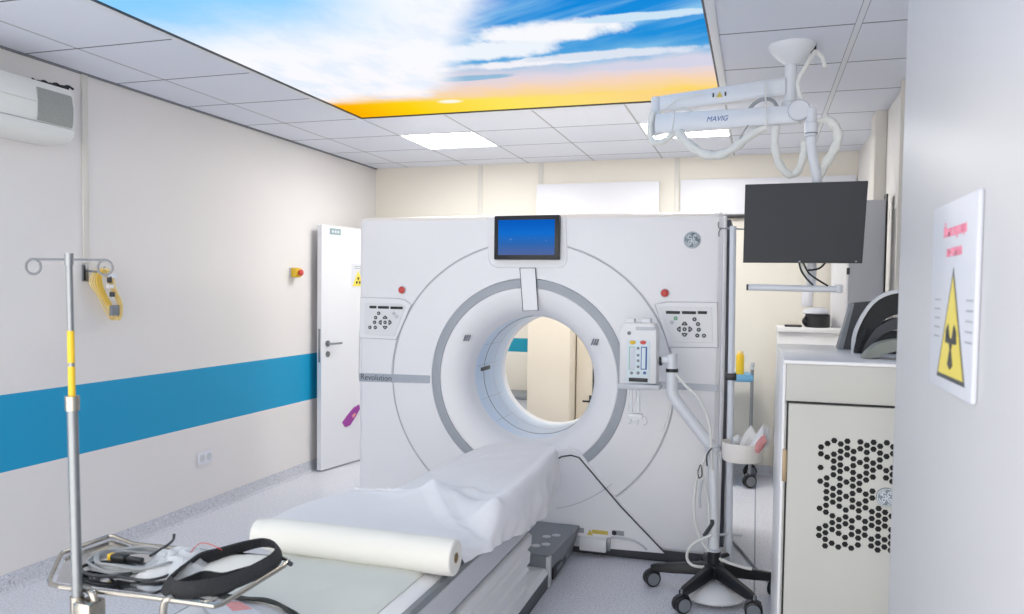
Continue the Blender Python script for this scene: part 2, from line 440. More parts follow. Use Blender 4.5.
struct(MB().box(.0005, .018, YF, YB-.001, 2.690, 2.6995).build('trim_7', 'ceilshadow', smooth=False))  # perimeter angle, its shadow line painted in as grey
# left door: open leaf standing along the left wall
ang = math.atan2(3.25-2.70, .19-.09)
dirv = Vector((.10, .55, 0)).normalized(); nrm = Vector((dirv.y, -dirv.x, 0))         # nrm faces into the room
e0 = Vector((.106, 2.70, 0)); W_ = 1.12; TH = .045
def leaf(a, b, d0, d1, z0, z1):     # box in door coordinates: along, depth (towards the room +), height
    P = lambda s, d, z: e0+dirv*s+nrm*d+Vector((0, 0, z))
    return [[P(a, d0, z0), P(a, d1, z0), P(b, d1, z0), P(b, d0, z0)], [P(a, d0, z1), P(a, d1, z1), P(b, d1, z1), P(b, d0, z1)]]
d1 = struct(MB().loft(leaf(0, W_, -TH, 0, .012, 2.065)).build('door_1', 'doorwhite', smooth=False))
lab(MB().loft(leaf(-.0015, 0, -TH*.75, -TH*.25, .92, 1.20)).build('lock_plate', 'steel2', d1, False), 'steel lock plate on the door edge')
hd = MB(); c = e0+dirv*.075+Vector((0, 0, 1.075))
hd.tube([c, c+nrm*.045, c+nrm*.055+dirv*.01, c+nrm*.055+dirv*.12], .009, smooth=4)
hb = hd.build('handle', 'steel2', d1)
for z, r in ((1.075, .026), (.985, .024)):
    q = e0+dirv*.075+Vector((0, 0, z)); MB().tube([q, q+nrm*.01], r, 20).build('escutcheon', 'steel2', d1)
lab(MB().loft(leaf(.10, .24, 0, .003, 1.99, 2.042)).build('plaque', 'plaque', d1, False), 'small grey green plaque at the top of the door')
for k in range(3):
    MB().loft(leaf(.125+.035*k, .148+.035*k, .003, .0036, 2.006, 2.026)).build('plaque_mark', 'signwhite', d1, False)
def onleaf(px, py):
    d = ray(px, py); p = CAM+d*((e0-CAM).dot(nrm)/d.dot(nrm)); return ((p-e0).dot(dirv), p.z)
def on_leaf(pts, d0, d1): return [[e0+dirv*a+nrm*d0+Vector((0, 0, z)) for a, z in pts], [e0+dirv*a+nrm*d1+Vector((0, 0, z)) for a, z in pts]]
na, nz0, nz1 = onleaf(351.8, 275)[0], onleaf(352, 287.5)[1], onleaf(352, 264)[1]
w = tag(MB().loft(leaf(na, na+.17, .0005, .003, nz0, nz1)).build('warning_sign', 'signwhite', None, False), 'small white and yellow hazard notice on the open door behind the scanner', 'sign')
nc, nzt = na+.085, nz0+.012
lab(MB().loft(on_leaf([(nc-.08, nzt), (nc+.08, nzt), (nc, nzt+.14)], .003, .0036)).build('yellow_triangle', 'signyellow', w, False), 'yellow hazard triangle')
tm = MB()
for k in range(3):
    a0 = PI/2+k*2*PI/3-.45
    tm.loft(on_leaf([(nc+r*math.cos(a), nzt+.045+r*math.sin(a)) for r, a in [(.009, a0), (.034, a0), (.036, a0+.45), (.034, a0+.9), (.009, a0+.9)]], .0036, .0042))
tm.build('trefoil', 'black', w, False)
for k in range(2): MB().loft(leaf(na+.03, na+.14, .003, .0036, nz1-.022-.018*k, nz1-.016-.018*k)).build('text_line', 'signgrey', w, False)

# near door leaf on the right, seen at a grazing angle
d2 = struct(MB().box(3.85, 3.90, -2.36, -1.222, .012, 2.42, .004).build('door_2', 'neardoor'))
SX = 3.846
def S(px, py): q = at(px, py, X=3.85); return (q.y, q.z)
sg = tag(MB().box(3.842, 3.8495, -1.902, -1.612, 1.392, 1.690, .002).build('warning_sign', 'signwhite'), 'white sign with yellow hazard triangle and red text on the near right door', 'sign')
yc = -1.772; xx = 3.8418
def yz(pts, x0, x1): return [[(x0, a, z) for a, z in pts], [(x1, a, z) for a, z in pts]]
tri = [(yc+.082, 1.418), (yc-.082, 1.418), (yc, 1.572)]
MB().loft(yz([(yc+.093, 1.411), (yc-.093, 1.411), (yc, 1.586)], 3.842, 3.8416)).build('triangle_border', 'darkgrey', sg, False)
lab(MB().loft(yz(tri, 3.8416, 3.8412)).build('yellow_triangle', 'signyellow', sg, False), 'yellow hazard triangle')
tm = MB()
for k in range(3):
    a0 = PI/2+PI+k*2*PI/3-.5
    tm.loft(yz([(yc+r*math.cos(a), 1.468+r*math.sin(a)) for r, a in [(.010, a0), (.037, a0), (.040, a0+.5), (.037, a0+1.), (.010, a0+1.)]], 3.8412, 3.8408))
tm.lathe((3.8408, yc, 1.468), [(.009, 0), (.009, .0004)], 'x', 16)
tm.build('trefoil', 'black', sg, False)
for z, s in ((1.643, 'Йонизиращи'), (1.611, 'лъчения')):
    lab(text('red_text', s, .024, Matrix.Translation((3.8415, yc, z)) @ FACE_X, 'signred', sg), 'red lettering')
for z in (1.535, 1.52, 1.505, 1.49, 1.475):
    for sgn in (1, -1):
        a, b = yc+sgn*.085, yc+sgn*.125
        MB().loft(yz([(a, z), (b, z), (b, z+.002), (a, z+.002)], 3.842, 3.8416)).build('text_line', 'signgrey', sg, False)

# luminous sky panel and ceiling lights
sk = thing('sky_ceiling_panel', 'large backlit ceiling panel printed with blue sky, clouds and yellow horizon', 'ceiling panel', ((SKY[0]+SKY[1])/2, 0, ZC))
x0, x1, y0, y1 = SKY
MB().box(x0+.012, x1-.012, y0+.012, y1-.012, ZC+.004, ZC+.02).build('printed_sky', 'sky', sk, False)
fr = MB()
for a in ((x0-.028, x0+.004, y0-.045, y1+.03), (x1-.004, x1+.034, y0-.045, y1+.03), (x0+.004, x1-.004, y0-.045, y0+.004), (x0+.004, x1-.004, y1-.004, y1+.012)):
    fr.box(*a, ZC-.006, ZC-.0005, .001)
fr.build('frame', 'armwhite', sk)
gp = MB()
for a in ((x0+.002, x0+.014, y0, y1), (x1-.014, x1-.002, y0, y1), (x0+.014, x1-.014, y0+.002, y0+.014), (x0+.014, x1-.014, y1-.014, y1-.002)):
    gp.box(*a, ZC-.004, ZC+.004)
lab(gp.build('gasket', 'darkgrey', sk, False), 'dark strip painted for the shadow gap around the print')  # dark strips paint in the shadow gap inside the frame
names = ['square lit ceiling light left of the scanner screen, beyond the sky panel', 'square lit ceiling light behind the white monitor arm']
for L, nm in zip(LEDS, names):
    t = thing('ceiling_light', nm, 'ceiling light', ((L[0]+L[1])/2, (L[2]+L[3])/2, ZC), 'square ceiling lights')
    MB().box(L[0]+.012, L[1]-.012, L[2]+.012, L[3]-.012, ZC+.002, ZC+.02).build('diffuser', 'led', t, False)
    f = MB()
    for a in ((L[0]+.0005, L[0]+.014, L[2]+.0005, L[3]-.0005), (L[1]-.014, L[1]-.0005, L[2]+.0005, L[3]-.0005), (L[0]+.014, L[1]-.014, L[2]+.0005, L[2]+.014), (L[0]+.014, L[1]-.014, L[3]-.014, L[3]-.0005)):
        f.box(*a, ZC-.003, ZC+.012)
    f.build('frame', 'armwhite', t, False)

# boards on the back wall
b = tag(MB().box(1.63, 2.725, YB-.05, YB-.013, 1.75, 2.497, .004).build('wall_panel', 'wallwhite'), 'white wall panel above the scanner screen, left of two', 'wall panel', 'white panels on the back wall')
t = thing('wall_panel', 'white wall panel above the right end of the scanner, behind the black monitor', 'wall panel', (3.6, YB-.03, 2.2), 'white panels on the back wall')
MB().box(2.905, 4.29, YB-.05, YB-.013, 2.20, 2.50, .004).build('board', 'wallwhite', t)
lab(MB().box(2.905, 4.29, YB-.055, YB-.013, 2.172, 2.199, .002).build('underside_shadow', 'black', t), 'black strip painted for the shadow under the bottom edge')  # shadow below the board, painted as a black strip

# ------------------------------------------------------------------ CT scanner
GC = (2.252, 1.008); YG = 1.40
gx0, gx1, gz0, gz1 = 1.137, 3.372, .058, 1.99
gantry = thing('ct_scanner', 'large white CT scanner ring with round bore, screen and control panels', 'CT scanner', (2.252, 1.85, 0))
NA = 480
angs = sorted([2*PI*k/NA for k in range(NA)] + [math.atan2(z-GC[1], x-GC[0]) % (2*PI) + d for x in (gx0, gx1) for z in (gz0, gz1) for d in (-.012, -.008, -.004, 0, .004, .008, .012)])
def rr_loop(ins, y, rad=.035):
    hx, hz = (gx1-gx0)/2-ins, (gz1-gz0)/2-ins; cx, cz = (gx0+gx1)/2, (gz0+gz1)/2; r = max(.004, rad-ins)
    out = []
    for a in angs:
        dx, dz = math.cos(a), math.sin(a); lo, hi = 0, 2.5
        for _ in range(40):
            mid = (lo+hi)/2; X, Z = GC[0]+dx*mid-cx, GC[1]+dz*mid-cz
            qx, qz = abs(X)-hx+r, abs(Z)-hz+r
            sd = math.hypot(max(qx, 0), max(qz, 0))+min(max(qx, qz), 0)-r
            if sd < 0: lo = mid
            else: hi = mid
        out.append(Vector((GC[0]+dx*lo, y, GC[1]+dz*lo)))
    return out
def cc(r, y): return [Vector((GC[0]+r*math.cos(a), y, GC[1]+r*math.sin(a))) for a in angs]
def ce(d, y): return [Vector((GC[0]+(.876+d)*math.cos(a), y, GC[1]-.008+(.836+d)*math.sin(a))) for a in angs]
hs = MB()
hs.loft([cc(.50, 2.30), rr_loop(.03, 2.30), rr_loop(.0, 2.26), rr_loop(0, 1.445), rr_loop(.008, 1.418), rr_loop(.028, 1.402), rr_loop(.045, YG),
         ce(.000, YG), ce(-.002, YG+.006), ce(-.009, YG+.006), ce(-.012, YG), cc(.606, YG-.004), cc(.603, YG+.006)], False, False)
hs.build('housing', 'shell', gantry, angle=25)
lab(MB().loft([cc(.604, YG+.012), cc(.603, YG-.001), cc(.598, YG-.003), cc(.552, YG-.001), cc(.549, YG+.012)], False, False).build('ring_band', 'ringgrey', gantry), 'grey ring band around the bore')
MB().loft([cc(.55, YG+.004), cc(.545, YG+.001), cc(.50, YG+.006), cc(.455, YG+.022), cc(.42, YG+.05), cc(.40, YG+.085), cc(.387, YG+.125), cc(.380, YG+.165)], False, False).build('bore_mouth', 'shell', gantry)
bl = MB().loft([cc(.380, YG+.165), cc(.378, YG+.17), cc(.375, 2.10)], False, False).build('bore_liner', 'bore', gantry)
bl['label'] = 'pale blue plastic bore liner'
MB().loft([cc(.375, 2.10), cc(.371, 2.11), cc(.371, 2.17), cc(.385, 2.21), cc(.42, 2.26), cc(.50, 2.30)], False, False).build('rear_rim', 'shell', gantry)
for yy, rr_ in ((1.72, .0025), (1.92, .0015), (2.08, .0015)):
    MB().tube([(GC[0]+.377*math.cos(2*PI*k/72), yy, GC[1]+.377*math.sin(2*PI*k/72)) for k in range(72)], rr_, 6, closed=True).build('liner_seam', 'midgrey' if rr_ > .002 else 'ringgrey', bl)
for a in (172, 150, 205, 230):
    a = math.radians(a); MB().tube([(GC[0]+.3765*math.cos(a), y, GC[1]+.3765*math.sin(a)) for y in (1.58, 2.15)], .0012, 6).build('liner_seam', 'ringgrey', bl)
a = math.radians(176); 
MB().box(GC[0]-.378, GC[0]-.370, 1.66, 1.83, GC[1]+.012, GC[1]+.036, .003).build('laser_window', 'darkgrey', bl)
MB().tube([(GC[0]+.870*math.cos(2*PI*k/160), YG+.0015, GC[1]-.008+.830*math.sin(2*PI*k/160)) for k in range(160)], .0028, 6, closed=True).build('arc_seam', 'paleseam', gantry)
# base plinth
lab(MB().box(gx0+.03, gx1-.012, YG+.012, 2.24, 0.001, .07, .004).build('plinth', 'darkgrey', gantry), 'dark plinth under the housing')
lab(MB().box(gx1-.02, gx1+.034, YG+.078, 2.2, .10, 1.95, .006).build('shaded_side', 'sideshade', gantry), 'side face with its shade painted dark grey')  # housing's right side, its shade put into the dark grey
# side trim, bright rounded corner of the right cover
sd = MB()
rows = []
for z in [0.10+(1.965-.10)*k/24 for k in range(25)]:
    t_ = (z-.1)/1.865; bow = .006*math.sin(PI*t_)
    rows.append([(gx1-.007+bow, YG+.012, z), (gx1+.003+bow, YG+.001, z), (gx1+.011+bow, YG+.008, z), (gx1+.013+bow, YG+.025, z), (gx1+.013+bow, YG+.074, z), (gx1-.006, YG+.074, z), (gx1-.008, YG+.03, z)])
lab(sd.loft(rows).build('side_trim', 'trimwhite', gantry, angle=50), 'glossy white trim down the right front edge')
def G(px, py, d=0): q = at(px, py, Y=YG-d); return Vector((q.x, YG-d, q.z))
# display
mt = MB().prism([G(488, 217), G(488.5, 258), G(490.5, 264.5), G(497, 268), G(559, 268), G(565, 266), G(567.5, 259.5), G(566.5, 216.5)], (0, -.007, 0), .005).build('display_mount', 'shell', gantry)
dp = MB()
P0, P1 = G(494.2, 215.8, .045), G(558.8, 259.6, .045)
dp.box(P0.x, P1.x, YG-.045, YG-.006, P1.z, P0.z, .006)
ds = dp.build('display', 'black', gantry); ds['label'] = 'black framed display at the top centre'
MB().box(P0.x+.027, P1.x-.027, YG-.0465, YG-.0445, P1.z+.027, P0.z-.026).build('screen', 'screen', ds, False)
# clip below the display bridging the ring
cl = MB().prism([G(519.8, 268, .004), G(535.5, 268, .004), G(538.2, 310.5, .004), G(523, 311, .004)], (0, -.010, 0), .004).build('bridge_cover', 'shell', gantry)
MB().tube([G(519.8, 268, .0135), G(535.5, 268, .0135), G(538.2, 310.5, .0135), G(523, 311, .0135)], .0026, 6, closed=True).build('bridge_outline', 'darkgrey', cl)
# horizontal grey stripes
for nm, pts in (('left', [(359, 373), (359.5, 381.3), (430, 383.3), (430.5, 375.5)]), ('right', [(631, 379.5), (630, 387), (718, 391.5), (718, 385)])):
    s_ = MB().prism([G(*p) for p in pts], (0, -.006, 0), .002).build('model_stripe', 'stripe', gantry)
    if nm == 'left':
        s_['label'] = 'grey stripe carrying the machine lettering'
        q = G(376, 377.8, .0065); text('lettering', 'Revolution', .05, Matrix.Translation(q) @ FACE_Y, 'darkgrey', s_, .0004)
# emergency buttons
for px, py in ((402.5, 290), (665, 293)):
    q = G(px, py); r_ = MB().lathe(q, [(.026, .0), (.026, -.006), (.022, -.008)], 'y', 24).build('stop_button', 'lightgrey', gantry)
    lab(MB().lathe(q, [(.021, -.006), (.021, -.016), (.016, -.020), (.004, -.021)], 'y', 24).build('button_cap', 'red', r_), 'red emergency stop cap')
# GE-style round emblem
q = G(692.3, 240); em = MB().lathe(q, [(.047, 0), (.047, -.004), (.044, -.006)], 'y', 40).build('emblem', 'emblem', gantry)
em['label'] = 'round grey emblem with silver monogram'
def emb(c, R, parent, m, ydir=-.007, th=.0028):
    def P(x, z): return (c.x+x*R, c.y+ydir, c.z+z*R)
    g_ = MB()
    g_.tube([P(.97*math.cos(2*PI*k/40), .97*math.sin(2*PI*k/40)) for k in range(40)], th*.7, 6, closed=True)
    g_.tube([P(*p) for p in ((-.08, .42), (-.30, .55), (-.46, .36), (-.34, .14), (-.12, .20), (-.06, .02), (-.10, -.30), (-.28, -.52), (-.46, -.34), (-.36, -.14), (-.16, -.12), (-.02, .04))], th, 6, smooth=5)
    g_.tube([P(*p) for p in ((.44, .34), (.36, .54), (.16, .48), (.12, .22), (.32, .12), (.14, .04), (.10, -.24), (.26, -.50), (.46, -.36), (.42, -.16), (.26, -.16), (.26, -.30))], th, 6, smooth=5)
    for k in range(4):
        a = math.radians(45+90*k)
        g_.tube([P(.78*math.cos(a+d), .78*math.sin(a+d)*1) for d in (-.62, -.35, 0, .3)] + [P(.60*math.cos(a+.42), .60*math.sin(a+.42)), P(.62*math.cos(a+.22), .62*math.sin(a+.22))], th*.75, 6, smooth=4)
    return g_.build('monogram', m, parent)
emb(q, .045, em, 'emblemlight')
# speaker grilles beside the bore
for px, py in ((467, 338), (595, 342)):
    q = at(px, py, Y=YG+.006)
    for k in range(3):
        MB().box(q.x+(k-1)*.014-.004, q.x+(k-1)*.014+.004, YG-.001, YG+.012, q.z-.02, q.z+.02, .002, rot=Matrix.Rotation(.35, 3, 'Y')).build('speaker_slot', 'midgrey', gantry)
# control panels
def panel(poly, inner, slots, btns, arrows, col):
    p = MB().prism([G(*a) for a in poly], (0, -.008, 0), .004).build('control_panel', 'shell', gantry)
    MB().tube([G(a[0], a[1], .002) for a in poly], .0028, 6, closed=True).build('panel_seam', 'seam', p)
    MB().prism([G(a[0], a[1], .008) for a in inner], (0, -.003, 0), .002).build('keypad', 'lightgrey' if 0 else 'white', p)
    for a, b_, y in slots:
        q0, q1 = G(a, y, .011), G(b_, y+.2, .011)
        MB().box(q0.x, q1.x, YG-.0135, YG-.011, q0.z-.008, q0.z+.008, .002).build('indicator_slot', 'black', p)
    for (x, y, c) in btns:
        q_ = G(x, y, .010); o = MB().lathe(q_, [(.0115, 0), (.0115, -.003), (.010, -.004)], 'y', 16).build('button', c, p)
        if c == 'green': o['label'] = 'green button'
        MB().lathe(q_, [(.004, -.0035), (.004, -.0045)], 'y', 10).build('button_mark', 'lightgrey', o)
    cx, cy, dx, dy = arrows
    for k, (ax, ay) in enumerate(((0, -1), (1, 0), (0, 1), (-1, 0))):
        q_ = G(cx+ax*dx, cy+ay*dy, .010); s1 = .016; u = Vector((ax, 0, -ay)); w_ = Vector((u.z, 0, -u.x))
        pl = [q_-u*s1*.6+w_*s1*.95, q_-u*s1*.2+w_*s1, q_+u*s1*.7+w_*s1*.35, q_+u*s1*.7-w_*s1*.35, q_-u*s1*.2-w_*s1, q_-u*s1*.6-w_*s1*.95]
        o = MB().prism(pl, (0, -.004, 0), .0015).build('arrow_button', 'darkgrey', p)
        MB().prism([q_-u*.003+w_*.005+Vector((0, -.004, 0)), q_+u*.006+Vector((0, -.004, 0)), q_-u*.003-w_*.005+Vector((0, -.004, 0))], (0, -.0006, 0)).build('button_mark', 'lightgrey', o)
K = 'darkgrey'
panel([(360.5, 297.5), (398, 298.5), (405, 300), (411.5, 304.5), (396.5, 339.5), (360, 337.5)], [(364.5, 302.5), (400, 303.5), (406, 306.5), (394.5, 336), (364.5, 334.5)],
      [(369.6, 376.5, 307), (378, 389, 307.3), (390.5, 402.8, 307.7)],
      [(378.8, 313.3, K), (375.8, 317.6, K), (374.7, 322.3, K), (370, 327.4, K), (375.4, 327.5, K), (394, 313.2, 'lightgrey'), (396.6, 316.6, 'lightgrey'), (385.2, 322.4, K)], (385.2, 322.4, 4.8, 5), 0)
panel([(655, 304), (662, 303), (668, 302), (717.5, 302.5), (718, 347.5), (669, 347)], [(659, 307.5), (665, 306.2), (712, 307), (713, 343), (672, 342)],
      [(665.9, 680, 312.3), (682, 696, 312.5), (697.8, 707, 312.5)],
      [(675.7, 318.3, 'green'), (671.9, 322.4, 'lightgrey'), (694.5, 319.3, K), (698, 324.1, K), (698.8, 329.7, K), (697.3, 335.5, K), (704, 335.7, K), (684.6, 329.2, K)], (684.6, 329.2, 5.6, 5.5), 0)
# faint housing seams
MB().tube([G(361, 297.5, -.001), G(359.5, 340, -.001), G(359, 378, -.001)], .0022, 6).build('housing_seam', 'seam', gantry)
MB().tube([G(396.5, 339.5, -.001), G(392, 365, -.001), G(391.5, 376, -.001)], .002, 6).build('housing_seam', 'seam', gantry)
# dock cover at the table foot with its dark gasket
dk = MB().prism([G(520, 452), G(553, 451.5), G(570, 447), G(579, 450.5), G(622, 504), G(665, 552.5), G(606, 547.5), G(520, 541)], (0, -.022, 0), .004).build('dock_cover', 'shell', gantry)
lab(MB().tube([G(553, 461, .024), G(562, 456.5, .024), G(571, 455.3, .024), G(579, 457.5, .024), G(620, 505.6, .024), G(665, 553, .024)], .0045, 8).build('gasket', 'darkgrey', dk), 'dark gasket line down the dock cover')
MB().tube([G(612, 484, .022), G(600, 492.3, .022), G(583.5, 501, .022), G(569, 506, .022), G(556, 508.5, .022)], .0025, 6, smooth=4).build('arc_seam', 'paleseam', dk)
def gbox(a, b_, d0, d1, name, m, par, bev=.002):
    p, q_ = G(*a, d0), G(*b_, d0)
    return MB().box(min(p.x, q_.x), max(p.x, q_.x), YG-d1, YG-d0, min(p.z, q_.z), max(p.z, q_.z), bev).build(name, m, par)
sb = gbox((581, 536), (607, 551), .022, .062, 'socket_box', 'white', gantry, .004)
gbox((607.2, 537.5), (610.5, 550), .022, .045, 'socket_bracket', 'steel2', sb)
gbox((576, 535), (580.5, 546), .022, .035, 'socket_bracket', 'lightgrey', sb)
yl = gbox((592, 529.5), (608, 535), .022, .0235, 'caution_label', 'label_yellow', gantry, .0004); yl['label'] = 'yellow caution label'
p_ = G(590, 532.3, .022)
MB().prism([p_+Vector((-.018, 0, -.016)), p_+Vector((.018, 0, -.016)), p_+Vector((0, 0, .018))], (0, -.0015, 0)).build('caution_triangle', 'label_yellow', yl, False)
gl = gbox((612, 530), (624, 536), .022, .0235, 'rating_label', 'label_grey', gantry, .0004)
q = G(614.2, 533, .0235); MB().lathe(q, [(.014, 0), (.014, -.0006)], 'y', 16).build('rating_mark', 'black', gl)
gbox((578, 527.5), (584, 533), .022, .0232, 'rating_label', 'label_grey', gantry, .0004)
MB().tube([G(611, 537, .024), G(624, 538.2, .024), G(634, 540.5, .024), G(642, 545.5, .024), G(647, 550, .024)], .007, 8, smooth=4).build('cable_cover', 'lightgrey', gantry)

# ------------------------------------------------------------------ patient table
TC = 2.25
table = thing('patient_table', 'patient table of the scanner with grey side rails and white bellows', 'patient table', (TC, -.3, 0))
lab(MB().box(TC-.27, TC+.307, -1.0, .80, .001, .078, .004).build('plinth', 'darkgrey', table), 'dark plinth')
bp = [(-.271, .078), (-.271, .088), (-.252, .106), (.288, .106), (.308, .088), (.308, .078)]
MB().loft([[(TC+x, y, z) for x, z in bp] for y in (-1.0, .80)]).build('base_cover', 'white', table)
nf = 4; pts = []; z0_, z1_ = .106, .428
for k in range(nf):
    za = z0_+(z1_-z0_)*k/nf; h_ = (z1_-z0_)/nf
    pts += [(.300+.006*k, za+.006), (.318+.006*k, za+h_*.22), (.321+.006*k, za+h_*.8), (.304+.006*k, za+h_*.97)]
lp = [(x, z) for x, z in pts]; lp = lp+[(-x*.82, z) for x, z in reversed(lp)]
MB().loft([[(TC+x*(1-.012*0), y, z) for x, z in lp] for y in (-.95, .345, .36)]).build('bellows', 'white', table, angle=40)
lab(MB().box(TC-.27, TC+.335, -1.30, .36, .430, .484, .012).build('saddle', 'midgrey', table), 'grey saddle under the top')
for s in (1, -1):
    hw = 1 if s > 0 else .72
    pr = [(.300, .474), (.352, .468), (.366, .478), (.373, .51), (.373, .582), (.362, .594), (.300, .594)]
    lab(MB().loft([[(TC+s*x*hw, y, z) for x, z in pr] for y in (-1.42, .30, .33)]).build('side_rail', 'lightgrey', table), 'light grey side rail')
    pr = [(.350, .592), (.364, .5945), (.372, .586), (.3755, .590), (.367, .606), (.352, .610)]
    lab(MB().loft([[(TC+s*x*hw, y, z) for x, z in pr] for y in (-1.42, .32)]).build('rail_strip', 'darkgrey' if 0 else 'midgrey', table), 'dark grey strip along the rail')
cr = [(-.255, .60), (-.245, .614), (-.22, .622), (.28, .622), (.335, .614), (.350, .604), (.335, .596), (-.25, .596)]
MB().loft([[(TC+x, y, z) for x, z in cr] for y in (-1.45, .80)]).build('table_top', 'white', table)
MB().loft([[(TC+x*.8, y, z-.0) for x, z in [(-.21, .622), (-.18, .655), (.30, .655), (.33, .622)]] for y in (.05, .84)]).build('cradle', 'white', table)
pb = MB().loft([[(1.98, y0_, z) , (x1_, y0_, z)] + [(x1_, y1_, z), (1.98, y1_, z)] for z, x1_, y0_, y1_ in ((.004, 2.552, .80, 1.37),)]+
               [[(1.98, .80, .165), (2.560, .80, .165), (2.600, 1.37, .170), (1.98, 1.37, .170)], [(1.99, .806, .172), (2.553, .806, .172), (2.592, 1.364, .177), (1.99, 1.364, .177)]]).build('pedal_box', 'midgrey', table, angle=20)
pb['label'] = 'grey foot pedal box beside the scanner base'
lab(MB().box(2.545, 2.568, .796, .83, .003, .166, .003).build('pedal_box_bracket', 'lightgrey', pb), 'light grey corner bracket')
lab(MB().box(2.560, 2.572, .86, 1.15, .025, .09, .006).build('pedal_recess', 'black', pb), 'black slot in the side')
MB().box(2.571, 2.575, .93, 1.04, .05, .07, .003).build('pedal_grip', 'midgrey', pb)
for yy, xx in ((.93, 2.455), (.97, 2.50), (1.10, 2.47), (1.14, 2.515)):
    MB().lathe((xx, yy, .173), [(.024, 0), (.024, .004), (.016, .005)], 'z', 18).build('pedal_button', 'lightgrey', pb)

# paper sheet from the roll over the table to the scanner
def rowpts(y, pts):
    return [Vector((x, y+dy, z)) for x, z, dy in pts]
ctrl = [
 [(1.925, .730, -.738), (2.03, .730, -.738), (2.16, .730, -.740), (2.30, .730, -.742), (2.43, .730, -.745), (2.54, .730, -.748), (2.61, .729, -.750), (2.635, .727, -.752), (2.648, .724, -.754)],
 [(1.90, .708, -.66), (2.02, .708, -.66), (2.15, .704, -.665), (2.30, .700, -.665), (2.44, .695, -.67), (2.55, .690, -.68), (2.605, .680, -.69), (2.635, .664, -.70), (2.655, .645, -.71)],
 [(1.865, .692, -.46), (1.98, .678, -.44), (2.13, .668, -.42), (2.28, .662, -.43), (2.42, .660, -.46), (2.53, .660, -.50), (2.59, .652, -.54), (2.625, .635, -.58), (2.645, .618, -.62)],
 [(1.93, .692, -.17), (2.01, .682, -.20), (2.13, .672, -.22), (2.26, .668, -.25), (2.38, .658, -.30), (2.49, .650, -.37), (2.57, .648, -.43), (2.62, .628, -.48), (2.640, .608, -.53)],
 [(1.955, .693, -.135), (2.03, .690, -.135), (2.14, .690, -.13), (2.26, .706, -.12), (2.37, .678, -.20), (2.49, .652, -.29), (2.575, .648, -.36), (2.625, .625, -.41), (2.642, .598, -.46)],
 [(2.10, .692, -.115), (2.14, .696, -.10), (2.20, .702, -.085), (2.275, .719, -.075), (2.38, .708, -.10), (2.48, .686, -.15), (2.585, .712, -.20), (2.638, .655, -.28), (2.648, .585, -.34)],
 [(2.115, .692, .00), (2.155, .698, .02), (2.21, .704, .02), (2.30, .710, .01), (2.40, .682, .0), (2.49, .662, -.02), (2.590, .705, -.09), (2.645, .640, -.15), (2.648, .560, -.19)],
 [(2.115, .692, .22), (2.16, .698, .24), (2.22, .708, .24), (2.32, .718, .23), (2.43, .706, .20), (2.53, .684, .18), (2.600, .694, .13), (2.640, .60, .10), (2.642, .525, .06)],
 [(2.125, .696, .50), (2.18, .702, .52), (2.25, .712, .52), (2.34, .718, .51), (2.44, .710, .49), (2.53, .702, .47), (2.590, .690, .43), (2.632, .585, .40), (2.632, .490, .36)],
 [(2.16, .702, .80), (2.22, .714, .83), (2.29, .722, .84), (2.37, .724, .84), (2.45, .722, .82), (2.52, .720, .80), (2.584, .712, .78), (2.612, .62, .74), (2.612, .50, .69)],
 [(2.185, .69, .92), (2.235, .705, .945), (2.31, .714, .955), (2.38, .716, .95), (2.45, .716, .94), (2.52, .720, .91), (2.570, .720, .87), (2.598, .65, .83), (2.600, .55, .79)],
 [(2.19, .62, .955), (2.24, .64, .965), (2.31, .64, .97), (2.38, .64, .97), (2.45, .64, .965), (2.52, .64, .94), (2.565, .64, .90), (2.580, .60, .87), (2.585, .53, .84)],
]
V = [[Vector((x, y, z)) for x, z, y in r] for r in ctrl]
cols = [spline([V[j][i] for j in range(len(V))], 12) for i in range(9)]
rows = [spline([cols[i][j] for i in range(9)], 8) for j in range(len(cols[0]))]
creases = [((2.275, -.08), (2.50, -.37), .016, .05), ((2.275, -.08), (2.42, .02), .014, .045), ((2.42, .02), (2.60, .05), .012, .05), ((2.59, -.19), (2.48, -.33), .012, .04),
           ((2.60, .0), (2.59, .80), .010, .05), ((2.16, .25), (2.48, .62), .007, .06), ((2.30, .60), (2.55, .86), .006, .05), ((2.50, .10), (2.54, .60), -.008, .05),
           ((2.13, -.12), (2.24, .30), .007, .05), ((1.98, -.42), (2.20, -.20), .004, .07), ((2.35, -.65), (2.45, -.40), .005, .06), ((2.52, -.60), (2.56, -.42), .006, .05)]
for j, r_ in enumerate(rows):
    for i, p in enumerate(r_):
        if j < 8: continue
        hang = max(0, min(1, (.655-p.z)/.06)) if p.x > 2.56 else 0
        q_ = Vector((p.x, p.y)); dz = 0
        for a_, b_, h_, w_ in creases:
            a_, b_ = Vector(a_), Vector(b_); t_ = max(0, min(1, (q_-a_).dot(b_-a_)/(b_-a_).length_squared))
            dd_ = (q_-a_.lerp(b_, t_)).length
            dz += h_*max(0, 1-dd_/w_)*(1-.5*t_)
        p.z += dz*(1-hang)+.0012*math.sin(i*.8-j*.4)
        p.x += hang*(.010*math.sin(p.y*16+p.z*14)+.005*math.sin(p.y*41-p.z*30))
tag(MB().grid(rows, .0025).build('paper_sheet', 'fabricwhite', angle=60), 'white paper sheet draped over the patient table up to the scanner', 'paper sheet')
